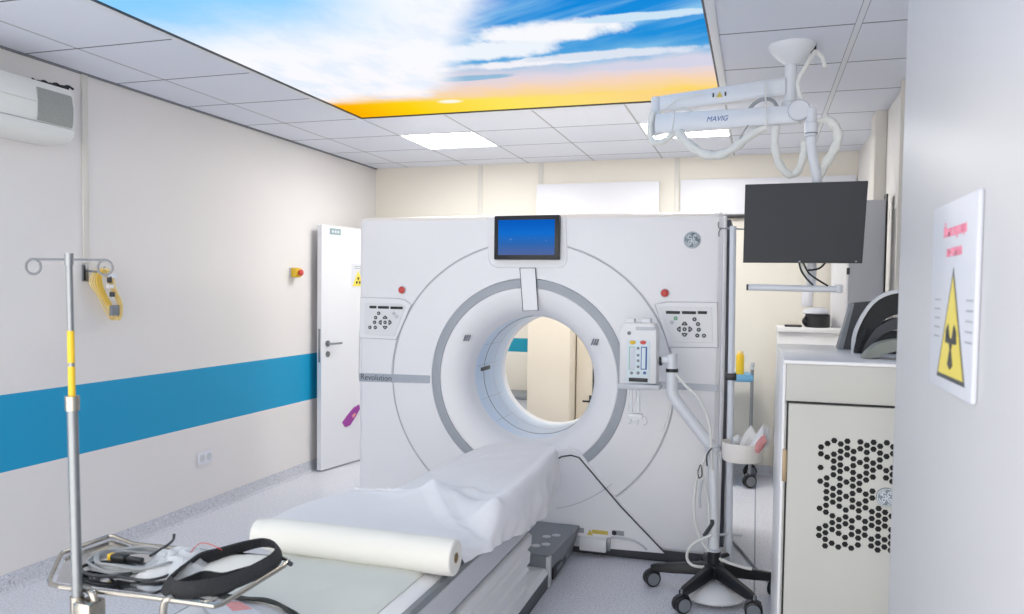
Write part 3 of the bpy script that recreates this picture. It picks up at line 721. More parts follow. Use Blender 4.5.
# roll
A = Vector((1.905, -.775, .684)); B = Vector((2.655, -.79, .684)); ax = (B-A).normalized(); n1 = Vector((-ax.y, ax.x, 0)); n2 = Vector((0, 0, 1))
def rcirc(t, r): p = A.lerp(B, t); return [p+(n1*math.cos(2*PI*k/40)+n2*math.sin(2*PI*k/40))*r for k in range(40)]
roll_ = tag(MB().loft([rcirc(0, .016), rcirc(0, .040), rcirc(.004, .047), rcirc(.02, .050), rcirc(.035, .048), rcirc(.06, .054), rcirc(.12, .0575), rcirc(.3, .0585), rcirc(.6, .059), rcirc(.975, .059), rcirc(.996, .057), rcirc(1, .053), rcirc(1, .016), rcirc(.93, .016)], False, True).build('paper_roll', 'rollpaper', angle=30),
            'roll of white examination paper lying across the patient table', 'paper roll')
lab(MB().loft([rcirc(1.0005, .017), rcirc(1.002, .0175), rcirc(1.002, .012), rcirc(.94, .011)], False, True).build('core', 'brown', roll_), 'brown cardboard core')
# grey pad with dark piping
def padz(u, v): return .6245+.005*math.sin(u*5+1)*math.sin(v*4)+.002*math.sin(u*17)
rows = []
nearY = [-1.20, -1.185, -1.175, -1.175, -1.19, -1.22, -1.27, -1.40, -1.44]
for j in range(13):
    v = j/12; r_ = []
    for i in range(25):
        u = i/24; x = 1.99+.56*u+.0*v
        k = u*8; k0 = min(7, int(k)); ny = nearY[k0]*(1-(k-k0))+nearY[k0+1]*(k-k0)
        y = ny*(1-v)+(-.735-.02*u)*v
        z = padz(u, v)+.016*max(0, (v-.86)/.14)*math.exp(-((u-.45)/.22)**2)
        if u > .93: z -= .010*((u-.93)/.07)**2
        r_.append(Vector((x, y, z+.012)))
    rows.append(r_)
pad = tag(MB().grid(rows, .018).build('vinyl_pad', 'pad', angle=50), 'pale grey vinyl pad lying on the table in front of the paper roll', 'pad')
lab(MB().tube([p+Vector((0, -.004, -.004)) for p in rows[0]], .006, 8).build('piping', 'piping', pad), 'dark piping along the near edge')
lab(MB().tube([p+Vector((.01, -.02-.012*math.sin(i*.5), .002)) for i, p in enumerate(rows[0][:16])], .005, 8).build('piping', 'piping', pad), 'second dark edge of the folded pad')

# ------------------------------------------------------------------ instrument stand with tray
stand = thing('instrument_stand', 'stainless steel instrument stand with wire framed tray in the foreground', 'instrument stand', (2.2, -1.56, 0))
def TZ(px, py, z=.850): return at(px, py, Z=z)
rail = [TZ(60, 587), TZ(50.5, 584), TZ(49.5, 580), TZ(60, 556, .852), TZ(63, 552.5, .852), TZ(108, 536.5, .852), TZ(114, 536.3, .852), TZ(134, 544, .850), TZ(208, 551.5), TZ(283, 558.5), TZ(288.5, 561), TZ(284, 566), TZ(222, 604), TZ(214, 606.5), TZ(205, 605), TZ(130, 595)]
MB().tube(rail, .0058, 10, closed=True).build('tray_rail', 'steel', stand)
MB().tube([TZ(168, 595.5, .846), TZ(190, 600.5, .846), TZ(205, 601.5, .846), TZ(216, 598.5, .846)], .0042, 8, smooth=4).build('tray_rail', 'steel', stand)
MB().loft([[TZ(56, 582, z), TZ(66, 556, z), TZ(112, 540, z), TZ(135, 547, z), TZ(281, 562, z), TZ(214, 602, z)] for z in (.838, .842)]).build('tray_pan', 'polished', stand, False)
q = TZ(288, 562.5); MB().tube([q, q+Vector((.012, -.004, -.002))], .006, 10).build('rail_stop', 'darkgrey', stand)
ul = [TZ(70, 588, .846), TZ(83, 588.5, .842), at(91, 592, Y=-1.742), at(94.5, 600, Y=-1.745), at(95.5, 612, Y=-1.745)]
ul.append(Vector((ul[-1].x, ul[-1].y, .06))); MB().tube(spline(ul[:5], 5)+[ul[-1]], .0085, 12).build('upright', 'steel', stand)
ur = [TZ(205, 603, .843), TZ(182, 598.5, .842), at(170, 598.5, Y=-1.715), at(164.5, 603, Y=-1.72), at(163, 613, Y=-1.72)]
ur.append(Vector((ur[-1].x, ur[-1].y, .06))); MB().tube(spline(ur[:5], 5)+[ur[-1]], .0085, 12).build('upright', 'steel', stand)
MB().tube([(1.92, -1.44, .05), (1.98, -1.71, .05), (2.10, -1.735, .05), (2.30, -1.735, .05), (2.42, -1.71, .05), (2.47, -1.44, .05)], .013, 10, smooth=5).build('foot', 'steel', stand)
for x, y in ((1.92, -1.44), (2.47, -1.44), (2.0, -1.72), (2.40, -1.72)):
    MB().lathe((x-.012, y, .026), [(.008, 0), (.025, .002), (.025, .022), (.008, .024)], 'x', 18).build('caster', 'darkgrey', stand)
# drip pole clamped beside it
ip = thing('drip_pole', 'slim telescopic drip pole with two ring hooks standing before the left wall', 'drip pole', (2.13, -1.745, 0))
YP = -1.745
Pm, Pt, Ptop = at(77.2, 595, Y=YP), at(72.2, 405, Y=YP), at(69, 256, Y=YP)
Pb = Pm+(Pm-Pt)*((Pm.z-.03)/(Pt.z-Pm.z))
MB().tube([Pb, Pm, Pt], .0115, 16).build('lower_tube', 'steel2', ip)
lab(MB().tube([Pt+Vector((0, 0, -.012)), Pt+Vector((0, 0, .02))], .0155, 16).build('collar', 'steel', ip), 'collar')
MB().tube([Pt, Ptop], .0070, 16).build('upper_tube', 'steel2', ip)
lab(MB().tube([Pt.lerp(Ptop, .05), Pt.lerp(Ptop, .26)], .0076, 16).build('yellow_sleeve', 'yellow', ip), 'yellow lower sleeve on the upper tube')
lab(MB().tube([Pt.lerp(Ptop, .285), Pt.lerp(Ptop, .50)], .0076, 16).build('yellow_sleeve', 'yellow', ip), 'yellow upper sleeve on the upper tube')
MB().tube([Ptop+Vector((0, 0, -.02)), Ptop+Vector((0, 0, .006))], .009, 16).build('cap', 'steel2', ip)
hz = Ptop.z-.008; rh = .0165
hx_ = 36/FOC*(Ptop-CAM).dot(fw); bdir = Vector((.955, .296, 0))
bar = [Vector((Ptop.x, Ptop.y, hz))-bdir*hx_, Vector((Ptop.x, Ptop.y, hz))+bdir*hx_]
MB().tube(bar, .0024, 8).build('cross_bar', 'hooksteel', ip)
for s in (-1, 1):
    c_ = Vector((Ptop.x, Ptop.y, hz-rh))+bdir*(s*hx_)
    MB().tube([c_+bdir*(s*rh*math.sin(2*PI*k/28))+Vector((0, 0, rh*math.cos(2*PI*k/28))) for k in range(28)], .0028, 8, closed=True).build('ring_hook', 'hooksteel', ip)
MB().box(Pm.x+.012, Pm.x+.060, -1.772, -1.722, .755, .838, .006).build('clamp', 'steel', ip)
MB().tube([Pm+Vector((0, 0, -.002)), Pm+(Pb-Pm).normalized()*.09], .0155, 12).build('clamp_sleeve', 'steel', ip)
MB().lathe((Pb.x, Pb.y, .0), [(.15, .002), (.15, .012), (.06, .03), (.02, .04)], 'z', 30).build('base', 'steel2', ip)

# things on the tray
ZT = .846
def T(px, py, z=ZT): return at(px, py, Z=z)
cc_ = T(131, 567)
cbl = MB()
for k, (rx, ry, dz, ox, oy) in enumerate(((.105, .075, .006, 0, 0), (.098, .07, .012, .006, .004), (.110, .08, .016, -.004, .006), (.09, .062, .020, .012, -.006), (.101, .073, .024, .018, .004), (.088, .066, .027, .004, .0), (.106, .07, .03, .02, -.004))):
    cbl.tube([cc_+Vector((ox+rx*math.cos(2*PI*i/40), oy+ry*math.sin(2*PI*i/40), dz*.8+.004+.003*math.sin(i*.7+k))) for i in range(40)], .0033, 8, closed=True)
co = tag(cbl.build('cable_coil', 'cable_grey'), 'coiled grey cable with a black plug on the steel tray', 'cable')
pp_ = T(121, 570); pl = MB().box(pp_.x-.024, pp_.x+.020, pp_.y-.013, pp_.y+.013, .866, .886, .006); pl.box(pp_.x+.019, pp_.x+.065, pp_.y-.008, pp_.y+.008, .869, .883, .004)
lab(pl.build('plug', 'black', co), 'black plug')
lab(MB().box(pp_.x-.036, pp_.x-.022, pp_.y-.008, pp_.y+.008, .868, .884, .003).build('plug_tip', 'yellow', co), 'yellow plug tip')
c2 = T(112, 572)
cb2 = MB()
for k in range(3):
    cb2.tube([c2+Vector((.0+(.085-.006*k)*math.cos(2*PI*i/36), (.04+.003*k)*math.sin(2*PI*i/36)-.005*k, .004+.004*k)) for i in range(36)], .0032, 8, closed=True)
cb2.tube([T(110, 574), T(125, 578, .86), T(150, 580, .86), T(170, 574, .855), T(172, 566, .862)], .0036, 8, smooth=5)
tag(cb2.build('cable_coil', 'cable_dark'), 'flat loops of dark cable at the left end of the steel tray', 'cable')
tag(MB().tube([T(150, 556, .872), T(166, 546, .88), T(173, 540, .892), T(174, 534, .905)], .0035, 8, smooth=5).build('cable_end', 'cable_dark'), 'loose dark cable end sticking up from the tray', 'cable')
def crumple(c, sx, sy, sz, n, seed, ang=0):
    R = random.Random(seed); rows = []
    for j in range(n+1):
        r_ = []
        for i in range(n+1):
            u, v = i/n*2-1, j/n*2-1
            h = sz*(1-max(abs(u), abs(v))**3)*(.55+.45*R.random())
            x, y = u*sx*(1+.08*R.uniform(-1, 1)), v*sy*(1+.08*R.uniform(-1, 1))
            r_.append(Vector((c.x+x*math.cos(ang)-y*math.sin(ang), c.y+x*math.sin(ang)+y*math.cos(ang), c.z+.003+h)))
        rows.append(r_)
    return rows
tag(MB().grid(crumple(T(176, 567), .075, .095, .040, 13, 3, .4), .0012).build('plastic_bag', 'plastic', angle=25), 'crumpled clear plastic bag between the cable coil and the black strap', 'plastic bag')
tag(MB().grid(crumple(T(179, 568), .045, .055, .012, 6, 5, .6), .0015).build('paper_packet', 'paper', angle=25), 'crumpled pale paper packet inside the clear bag on the tray', 'packet')
tag(MB().grid(crumple(T(236, 566), .075, .075, .012, 7, 8, .3), .002).build('gauze_packet', 'rollpaper', angle=15), 'flat white packet framed by the black strap on the tray', 'packet')
# black strap
sp_ = [(166, 583), (172, 575), (182, 568), (198, 559), (222, 553), (244, 546), (262, 542), (274, 544), (279.5, 550), (277, 558), (266, 566), (246, 576), (224, 584), (204, 588), (186, 590), (172, 589)]
path = spline([T(x, y, .868) for x, y in sp_], 5, True)
N = len(path); rows = []
cen = sum(path, Vector())/N
for i in range(N+1):
    p = path[i % N]; t_ = (path[(i+1) % N]-path[i-1]).normalized(); o_ = Vector((t_.y, -t_.x, 0)).normalized()
    if o_.dot(p-cen) < 0: o_ = -o_
    w_ = (o_*(.50+.22*math.sin((i % N)*.25))+Vector((0, 0, -.85))).normalized()
    rows.append([p-w_*.019, p-w_*.006+o_*.003, p+w_*.007+o_*.003, p+w_*.019])
sr_ = tag(MB().grid(rows, .005).build('strap', 'strap', angle=60), 'black webbing strap laid in a loop on the steel tray', 'strap')
inner = spline([T(x, y, .856) for x, y in ((176, 589), (190, 583), (204, 578), (222, 580), (238, 576), (256, 571))], 5)
lab(MB().grid([[p+Vector((0, 0, .016)), p+Vector((0, .002, 0)), p+Vector((0, -.004, -.008))] for p in inner], .004).build('strap_tail', 'strap', sr_, angle=60), 'loose end of the strap lying inside the loop')

lf = [at(x, y, Z=.628) for x, y in ((196, 600), (238, 600.5), (268, 618), (220, 624))]
lfo = tag(MB().loft([lf, [p+Vector((0, 0, .0015)) for p in lf]]).build('leaflet', 'signwhite', None, False), 'white leaflet with a pink print on the table below the tray corner', 'leaflet')
cl_ = sum(lf, Vector())/4
lab(MB().loft([[cl_+(p-cl_)*.42+Vector((.0, .03, .0015)) for p in lf], [cl_+(p-cl_)*.42+Vector((.0, .03, .002)) for p in lf]]).build('pink_print', 'pinkpaper', lfo, False), 'pink printed block')
tag(MB().tube([T(187, 560, .868), T(194, 548, .885), T(202, 543, .892), T(212, 545, .892), T(222, 550, .884)], .0011, 6, smooth=6).build('red_wire', 'red'), 'thin red wire curling up beside the clear plastic bag', 'wire')

# ------------------------------------------------------------------ left wall fittings
ac = thing('air_conditioner', 'white wall air conditioner with grey end grille high on the left wall', 'air conditioner', (.1, -.4, 2.24))
pf = [(.0015, 2.545), (.13, 2.548), (.175, 2.535), (.197, 2.50), (.206, 2.43), (.203, 2.36), (.196, 2.335), (.0015, 2.335)]
MB().loft([[(x, y, z) for x, z in pf] for y in (-.95, .105, .112)]).build('body', 'acwhite', ac)
pf2 = [(.0015, 2.330), (.205, 2.330), (.208, 2.318), (.198, 2.292), (.170, 2.268), (.12, 2.258), (.0015, 2.258)]
MB().loft([[(x, y, z) for x, z in pf2] for y in (-.95, .06, .10, .108)]).build('outlet', 'acwhite', ac)
lab(MB().loft([[(x+.003, y, z) for x, z in [(.178, 2.525), (.199, 2.492), (.2085, 2.43), (.2055, 2.36), (.2005, 2.340), (.19, 2.340), (.17, 2.50)]] for y in (-.108, .098)]).build('end_grille', 'acgrille', ac), 'grey mesh grille at the right end')
MB().box(.199, .2085, -.95, -.112, 2.425, 2.429, .001).build('front_groove', 'trim', ac)
wk = MB()
pp = [Vector((.05+.06*i/7, -.03+.028*i, 2.553+(.006 if i % 2 else .012))) for i in range(8)]
wk.tube(pp, .0075, 8, smooth=4); wk.tube([p+Vector((.02, .012, .004-.006*(i % 2))) for i, p in enumerate(pp)], .006, 8, smooth=4)
tag(wk.build('cable_bundle', 'black'), 'short bundle of black cable lying on top of the air conditioner', 'cable')
es = thing('emergency_switch', 'yellow emergency switch box with red mushroom button on the left wall', 'switch', (.0, 2.43, 1.62))
MB().box(.0015, .012, 2.385, 2.475, 1.620, 1.700, .003).build('back_plate', 'lightgrey', es)
lab(MB().box(.012, .062, 2.390, 2.47, 1.622, 1.698, .008).build('box', 'yellow', es), 'yellow box')
lab(MB().lathe((.062, 2.43, 1.66), [(.014, 0), (.014, .012), (.026, .014), (.026, .024), (.018, .032), (.004, .034)], 'x', 20).build('push_button', 'red', es), 'red mushroom button')
so = thing('wall_socket', 'white double wall socket low on the left wall under the blue stripe', 'socket', (0, 1.355, .33))
MB().box(.0015, .016, 1.288, 1.425, .340, .428, .005).build('frame', 'socket', so)
for y in (1.322, 1.391):
    w_ = MB().lathe((.016, y, .384), [(.026, .001), (.026, -.006), (.022, -.007)], 'x', 20).build('outlet', 'lightgrey', so)
    for dy in (-.009, .009): MB().lathe((.010, y+dy, .384), [(.004, 0), (.004, .001)], 'x', 10).build('pin_hole', 'darkgrey', w_)
# yellow cable set hanging on its bracket
br = thing('wall_hook', 'small grey bracket hook on the left wall holding the yellow cable', 'hook', (0, .42, 1.57))
MB().box(.0015, .012, .395, .435, 1.56, 1.655, .003).build('hook_plate', 'steel2', br)
lab(MB().box(.012, .016, .398, .410, 1.565, 1.65, .001).build('black_edge', 'black', br), 'black edge')
MB().tube([(.012, .425, 1.62), (.06, .44, 1.615), (.075, .475, 1.62), (.075, .48, 1.645)], .006, 8, smooth=4).build('hook_arm', 'steel2', br)
R = random.Random(4); yc_ = MB()
for k in range(9):
    dy = .011*k; x = .03+.01*(k % 4)
    top = Vector((x+.02, .452+.012*R.random()+.004*k, 1.632-.004*R.random()))
    yc_.tube([top, Vector((x, .452-.03+.5*dy, 1.56)), Vector((x+.01, .47+.4*dy, 1.48)), Vector((x+.012, .515+.5*dy, 1.40+.01*R.random())), Vector((x+.01, .56+.2*dy, 1.345+.02*R.random())), Vector((x+.02, .595, 1.36)), Vector((x+.03, .59, 1.44)), Vector((x+.03, .545, 1.52)), Vector((x+.03, .50+.3*dy, 1.60))], .0042, 7, smooth=5, closed=True)
yco = tag(yc_.build('cable_set', 'yellowcable'), 'bundle of yellow cables hanging from a hook on the left wall', 'cable')
cpl = MB()
for k in range(3):
    cpl.tube([(.075+.004*k, .448+.012*k, 1.625), (.07, .432+.014*k, 1.575), (.075, .452+.014*k, 1.50), (.08, .50+.012*k, 1.43)], .006, 8, smooth=4)
lab(cpl.build('trunk_cable', 'goldcable', yco), 'thicker golden cables on the left of the bundle')
for (y, z, dy, dz, m_) in ((.515, 1.595, .03, .014, 'socket'), (.50, 1.535, .022, .012, 'paper'), (.515, 1.49, .012, .014, 'darkgrey'), (.495, 1.575, .010, .02, 'darkgrey'), (.53, 1.40, .028, .03, 'midgrey')):
    MB().box(.085, .105, y-dy, y+dy, z-dz, z+dz, .004).build('connector', m_, yco)
for o_ in (br, yco): o_.location.y -= .05
# purple tag
poly = [onleaf(*p) for p in ((342, 422.5), (345, 427), (349.5, 425), (355, 416.5), (359, 409), (358.5, 404.5), (353.5, 407.5), (346.5, 416))]
pt = tag(MB().loft(on_leaf(poly, .0005, .010)).build('purple_tag', 'purple'), 'purple tag stuck on the open door leaf behind the scanner', 'tag')
lab(MB().loft(on_leaf([onleaf(*p) for p in ((352, 418), (354, 416), (355.2, 413.5), (353.5, 413), (351, 415.5))], .010, .0115)).build('tag_print', 'pinkpaper', pt), 'paler print on the tag')

# ------------------------------------------------------------------ ceiling monitor arm
ma = thing('ceiling_boom', 'white jointed ceiling boom with cable sleeves carrying the black monitor', 'ceiling arm', (3.682, .84, 2.7))
PX_, PY_ = 3.682, .84
MB().lathe((PX_, PY_, 2.7), [(.105, -.0005), (.105, -.010), (.092, -.032), (.066, -.060), (.040, -.082), (.030, -.092)], 'z', 36).build('ceiling_flange', 'armwhite', ma)
MB().lathe((PX_-.004, PY_, 2.42), [(.024, 0), (.027, .003), (.027, .20), (.024, .202)], 'z', 28).build('drop_tube', 'armwhite', ma)
MB().lathe((PX_-.008, PY_, 2.37), [(.020, 0), (.034, .004), (.036, .03), (.036, .06), (.028, .07)], 'z', 28).build('pivot_hub', 'armwhite', ma)
def arm(p, q, h0, h1, w0, w1, name):
    d = (q-p).normalized(); s_ = Vector((-d.y, d.x, 0)); lp = []
    for t, h_, w_ in ((0, h0*.6, w0*.6), (.012, h0, w0), (.5, (h0+h1)/2, (w0+w1)/2), (.988, h1, w1), (1, h1*.6, w1*.6)):
        c_ = p.lerp(q, t); z = Vector((0, 0, 1)); r_ = .012
        lp.append([c_+s_*a*w_/2+z*b_*h_/2 for a, b_ in ((-1, -.7), (-.75, -1), (.75, -1), (1, -.7), (1, .7), (.75, 1), (-.75, 1), (-1, .7))])
    return MB().loft(lp).build(name, 'armwhite', ma)
uR, uL = at(788, 87, Y=.84), at(654, 105.5, Y=.95); lL, lR = at(656, 124.5, Y=.92), at(802, 114.5, Y=.75)
ua = arm(uR, uL, .082, .074, .07, .06, 'upper_arm')
la = arm(lL, lR, .094, .078, .07, .06, 'lower_arm')
def on_arm(p, q, t, w_, dz=0):       # a point on the arm's face towards the room
    d = (q-p).normalized(); return p.lerp(q, t)+Vector((d.y, -d.x, 0)).normalized()*w_+Vector((0, 0, dz))
dl = (lR-lL).normalized(); az = math.atan2(dl.y, dl.x); el = math.asin(dl.z)
text('arm_lettering', 'MAVIG', .034, Matrix.Translation(on_arm(lL, lR, .455, .0338)) @ Matrix.Rotation(az, 4, 'Z') @ Matrix.Rotation(-el, 4, 'Y') @ FACE_Y, 'bluepanel', la, .0005, shear=.25)
du = (uR-uL).normalized(); R_ = Matrix.Rotation(math.atan2(du.y, du.x), 3, 'Z')
q = on_arm(uL, uR, .52, .0335)
MB().loft([[q+R_ @ Vector((a, d_, b_)) for a, b_ in ((-.016, -.012), (.016, -.012), (0, .016))] for d_ in (0, -.0015)]).build('warning_triangle', 'label_yellow', ua, False)
for a in (-.030, .028):
    MB().loft([[q+R_ @ Vector((a+x, d_, b_)) for x, b_ in ((-.004, -.009), (.004, -.009), (.004, .011), (-.004, .011))] for d_ in (0, -.0015)]).build('warning_mark', 'darkgrey', ua, False)
mz = (lL.z+uL.z)/2
ec = (uL+lL)/2; MB().lathe((ec.x+.004, ec.y-.01, lL.z-.055), [(.018, 0), (.024, .005), (.024, uL.z-lL.z+.085), (.018, uL.z-lL.z+.09)], 'z', 24).build('elbow_joint', 'armwhite', ma)
q = at(798.8, 110.5, Y=.715); MB().lathe(q, [(.046, .05), (.046, -.012), (.041, -.017)], 'y', 32).build('end_cap', 'armwhite', ma)
lab(MB().lathe(q, [(.0475, -.006), (.0475, -.010)], 'y', 32).build('cap_ring', 'midgrey', ma), 'grey ring around the end cap')
q = at(811, 137, Y=.70); SWX, SWZ = q.x, q.z
MB().lathe((SWX, .70, SWZ), [(.020, 0), (.027, .004), (.027, .060), (.021, .066), (.021, .125), (.016, .13)], 'z', 24).build('swivel', 'armwhite', ma)
lab(MB().lathe((SWX, .70, SWZ+.012), [(.0275, 0), (.0275, .006)], 'z', 24).build('swivel_gap', 'midgrey', ma), 'dark joint line of the swivel')
MB().tube([(SWX, .70, SWZ), at(812, 150, Y=.70), at(814.5, 166, Y=.70), at(817, 182, Y=.70), (3.785, .70, 1.92), (3.785, .69, 1.56)], .021, 16, smooth=5).build('drop_post', 'armwhite', ma)
hbz = 1.567
hb = MB().tube([(3.515, .655, hbz+.002), (3.90, .655, hbz-.003)], .0145, 14).build('handle_bar', 'armwhite', ma)
lab(MB().tube([(3.506, .655, hbz+.002), (3.516, .655, hbz+.002)], .0135, 14).build('bar_end', 'darkgrey', hb), 'dark end cap')
MB().lathe((3.898, .655, hbz-.020), [(.010, 0), (.0155, .004), (.0155, .034), (.010, .038)], 'z', 18).build('bar_knuckle', 'armwhite', hb)
MB().box(3.765, 3.805, .66, .70, 1.55, 1.60, .004).build('bar_bracket', 'armwhite', hb)
YS = .72
def A_(px, py, Y=YS): return at(px, py, Y=Y)
def sleeve(pts, r, Y=YS):
    P = spline([A_(x, y, Y) for x, y in pts], 6); rr = [r*(1+.12*math.sin(i*1.1)+.06*math.sin(i*2.3)) for i in range(len(P))]
    return MB().tube(P, rr, 10).build('cable_sleeve', 'sleeve', ma)
sleeve([(653, 112), (650, 127), (652, 141), (662, 142), (672, 135), (678, 131)], .015, .89)
sleeve([(678, 132), (690, 145), (704, 154), (720, 155), (737, 146), (752, 134), (766, 127)], .021, .80)
sleeve([(776, 126), (775, 146), (779, 163), (788, 174), (797, 172), (803, 158), (805, 142)], .017, .74)
sleeve([(824, 118), (832, 123), (838, 133), (836, 146), (828, 160), (821, 172), (817, 183)], .020, .72)
sleeve([(826, 120), (818, 121), (811, 124)], .012, .72)
def loop(pts, r, m_, Y0, Y1): 
    n_ = len(pts); return MB().tube([A_(x, y, Y0+(Y1-Y0)*k/(n_-1)) for k, (x, y) in enumerate(pts)], r, 8, smooth=5).build('cable_loop', m_, ma)
loop([(668, 118), (674, 111), (683, 109), (692, 112), (696, 119)], .006, 'sleeve', .90, .88)
loop([(748, 112), (754, 104), (764, 99), (773, 101), (778, 109)], .0085, 'cable_grey', .82, .76)
loop([(658, 113), (668, 106), (676, 100), (690, 96), (704, 94)], .0035, 'cable_white', .90, .86)
MB().tube([A_(675, 101, .87), A_(674, 118, .86), A_(671, 134, .86)], .003, 8).build('cable_tie', 'cable_white', ma)
MB().tube([A_(765, 83, .80), A_(766, 108, .73), A_(767, 126, .71)], .004, 8).build('cable_tie', 'cable_white', ma)
MB().tube([A_(734, 149, .80), A_(743, 133, .80), A_(748, 125, .78)], .003, 8).build('cable_tie', 'cable_grey', ma)
MB().tube([A_(815, 51, .83), A_(806, 66, .79), A_(798, 82, .78), A_(801, 98, .77), A_(806, 106, .74)], .010, 10, smooth=5).build('feed_cable', 'sleeve', ma)
MB().tube([A_(815, 51, .84), A_(822, 57, .82), A_(825, 67, .80)], .009, 8, smooth=5).build('feed_cable', 'sleeve', ma)
q = at(813, 48, Z=2.68); lab(MB().box(q.x-.012, q.x+.014, q.y-.02, q.y+.02, 2.655, 2.699, .003).build('cable_outlet', 'black', ma), 'black cable outlet on the flange')
# monitor
mo = thing('monitor', 'black flat monitor hanging from the white ceiling arm', 'monitor', (3.743, .64, 1.68))
mp = [at(745.3, 184.5, Y=.605), at(868.3, 180.8, Y=.605), at(862.3, 263.2, Y=.620), at(743, 262.5, Y=.620)]
bk = [p+Vector((0, .032, 0)) for p in mp]; cm = sum(mp, Vector())/4
fi = [cm+(p-cm)*.995+Vector((0, -.002, 0)) for p in mp]
MB().loft([fi, mp, bk, [cm+(p-cm)*.82+Vector((0, .045, 0)) for p in mp]]).build('casing', 'black', mo, False)
ins = [cm+Vector(((p.x-cm.x)*.985, p.y-cm.y, (p.z-cm.z)*.975+.002)) for p in mp]
lab(MB().loft([[p+Vector((0, -.0015, 0)) for p in ins], [p+Vector((0, -.0028, 0)) for p in ins]]).build('screen', 'screenblk', mo, False), 'switched off dark screen')
for px in (799.5, 856): q = at(px, 261.5, Y=.6165); MB().box(q.x-.004, q.x+.004, q.y-.004, q.y-.001, q.z-.003, q.z+.003).build('indicator', 'steel2', mo, False)
MB().box(3.735, 3.815, .655, .668, 1.82, 1.90, .002).build('mount_plate', 'darkgrey', mo)
for k, pts in enumerate((((799, 262), (801, 270), (806, 278), (813, 285)), ((803, 262), (808, 272), (815, 278), (828, 286)), ((826, 262), (820, 268), (812, 270), (808, 270)))):
    MB().tube([A_(x, y, .645) for x, y in pts], .0042, 8, smooth=5).build('monitor_cable', 'black', mo)
MB().tube([A_(801, 262, .65), A_(804, 272, .65), A_(809, 284, .65)], .0042, 8, smooth=5).build('monitor_cable', 'cable_white', mo)

# ------------------------------------------------------------------ injector stand
st = thing('injector_stand', 'rolling stand with black five star base, white bent post and tall pale pole', 'stand', (3.375, 1.0, 0))
H = Vector((3.376, 1.0, 0))
def casterparts(parent, p, ang, r=.032, col='darkgrey'):
    d = Vector((math.cos(ang), math.sin(ang), 0)); s_ = Vector((-d.y, d.x, 0))
    o = None
    w_ = MB()
    for sd in (-1, 1):
        a = p+s_*sd*.006; b_ = p+s_*sd*.026
        w_.tube([a, a.lerp(b_, .15), a.lerp(b_, .85), b_], [r*.9, r, r, r*.85], 20)
    o = w_.build('caster', 'black', parent)
    hubm = MB().tube([p-s_*.029, p-s_*.0255, p+s_*.0255, p+s_*.029], r*.76, 18)
    lab(hubm.build('wheel_hub', 'midgrey', o), 'grey wheel hub')
    MB().tube([p+Vector((0, 0, r*.4)), p+Vector((0, 0, r+.03))], .008, 10).build('caster_stem', 'steel2', o)
    hd_ = MB(); 
    hd_.tube([p+d*(-r*.95)+Vector((0, 0, -.002)), p+d*(-r*.75)+Vector((0, 0, r*.75)), p+Vector((0, 0, r*1.08)), p+d*(r*.75)+Vector((0, 0, r*.8))], .009, 8, smooth=4)
    hd_.build('caster_hood', 'darkgrey', o)
    return o
for k, a in enumerate((176, 245, 309, 15, 100)):
    a = math.radians(a); d = Vector((math.cos(a), math.sin(a), 0)); s_ = Vector((-d.y, d.x, 0))
    lp = []
    for t, z, w_, h_ in ((.03, .135, .026, .032), (.10, .128, .024, .029), (.20, .114, .021, .025), (.29, .104, .019, .020), (.318, .101, .014, .014)):
        lp.append([H+d*t+s_*x*w_+Vector((0, 0, z+y*h_)) for x, y in ((-1, -1), (1, -1), (1, .4), (.55, 1), (-.55, 1), (-1, .4))])
    MB().loft(lp).build('leg', 'black', st)
    casterparts(st, H+d*.315+Vector((0, 0, .043)), a+(.6, -.5, .9, .7, .4)[k], .042)
MB().lathe(H, [(.046, .095), (.052, .10), (.052, .16), (.034, .17), (.034, .225), (.03, .23)], 'z', 24).build('hub', 'black', st)
lab(MB().lathe(H, [(.02, .225), (.032, .226), (.032, .238), (.02, .239)], 'z', 24).build('hub_ring', 'lightgrey', st), 'light ring on the hub')
lab(MB().lathe(H+Vector((.005, -.08, 0)), [(.09, .012), (.150, .03), (.155, .042), (.13, .062), (.06, .08), (.02, .084)], 'z', 36).build('base_weight', 'white', st), 'white round weight under the star base')
JX = lambda px, py, Y=1.06: at(px, py, Y=Y)
MB().tube([H+Vector((0, 0, .16)), Vector((3.356, 1.06, .76))], .026, 20).build('post', 'armwhite', st)
MB().tube([Vector((3.356, 1.06, .74)), JX(711, 446), JX(704, 437), JX(681, 407), JX(673, 395), JX(672, 383), JX(672, 366)], .030, 18, smooth=5).build('bent_arm', 'armwhite', st)
lab(MB().tube([Vector((3.356, 1.06, .728)), Vector((3.356, 1.06, .752))], .041, 20).build('post_collar', 'lightgrey', st), 'collar')
lab(MB().tube([JX(672, 372), JX(672, 368.5)], .032, 18).build('arm_ring', 'black', st), 'black ring')
MB().tube([JX(672, 369), JX(672, 354)], .027, 18).build('arm_head', 'armwhite', st)
MB().tube([JX(674, 360), JX(661, 360)], .020, 16).build('side_spigot', 'armwhite', st)
lab(MB().tube([JX(662, 361), JX(659.5, 361)], .024, 18).build('spigot_knob', 'black', st), 'black knob')
cpX, cpY = 3.445, 1.115
MB().tube([(3.447, 1.12, .12), (3.438, 1.12, .8), (3.427, 1.12, 1.885)], .0165, 16).build('drip_pole', 'polewhite', st)
MB().tube([(3.38, 1.06, .29), (3.446, 1.112, .29), (3.51, 1.13, .285)], .007, 8).build('pole_clip', 'lightgrey', st)
MB().tube([(3.376, 1.0, .19), (3.446, 1.12, .18)], .012, 10).build('pole_bracket', 'black', st)
MB().tube([(3.356, 1.06, .735), (3.438, 1.12, .745)], .010, 10).build('pole_bracket', 'lightgrey', st)
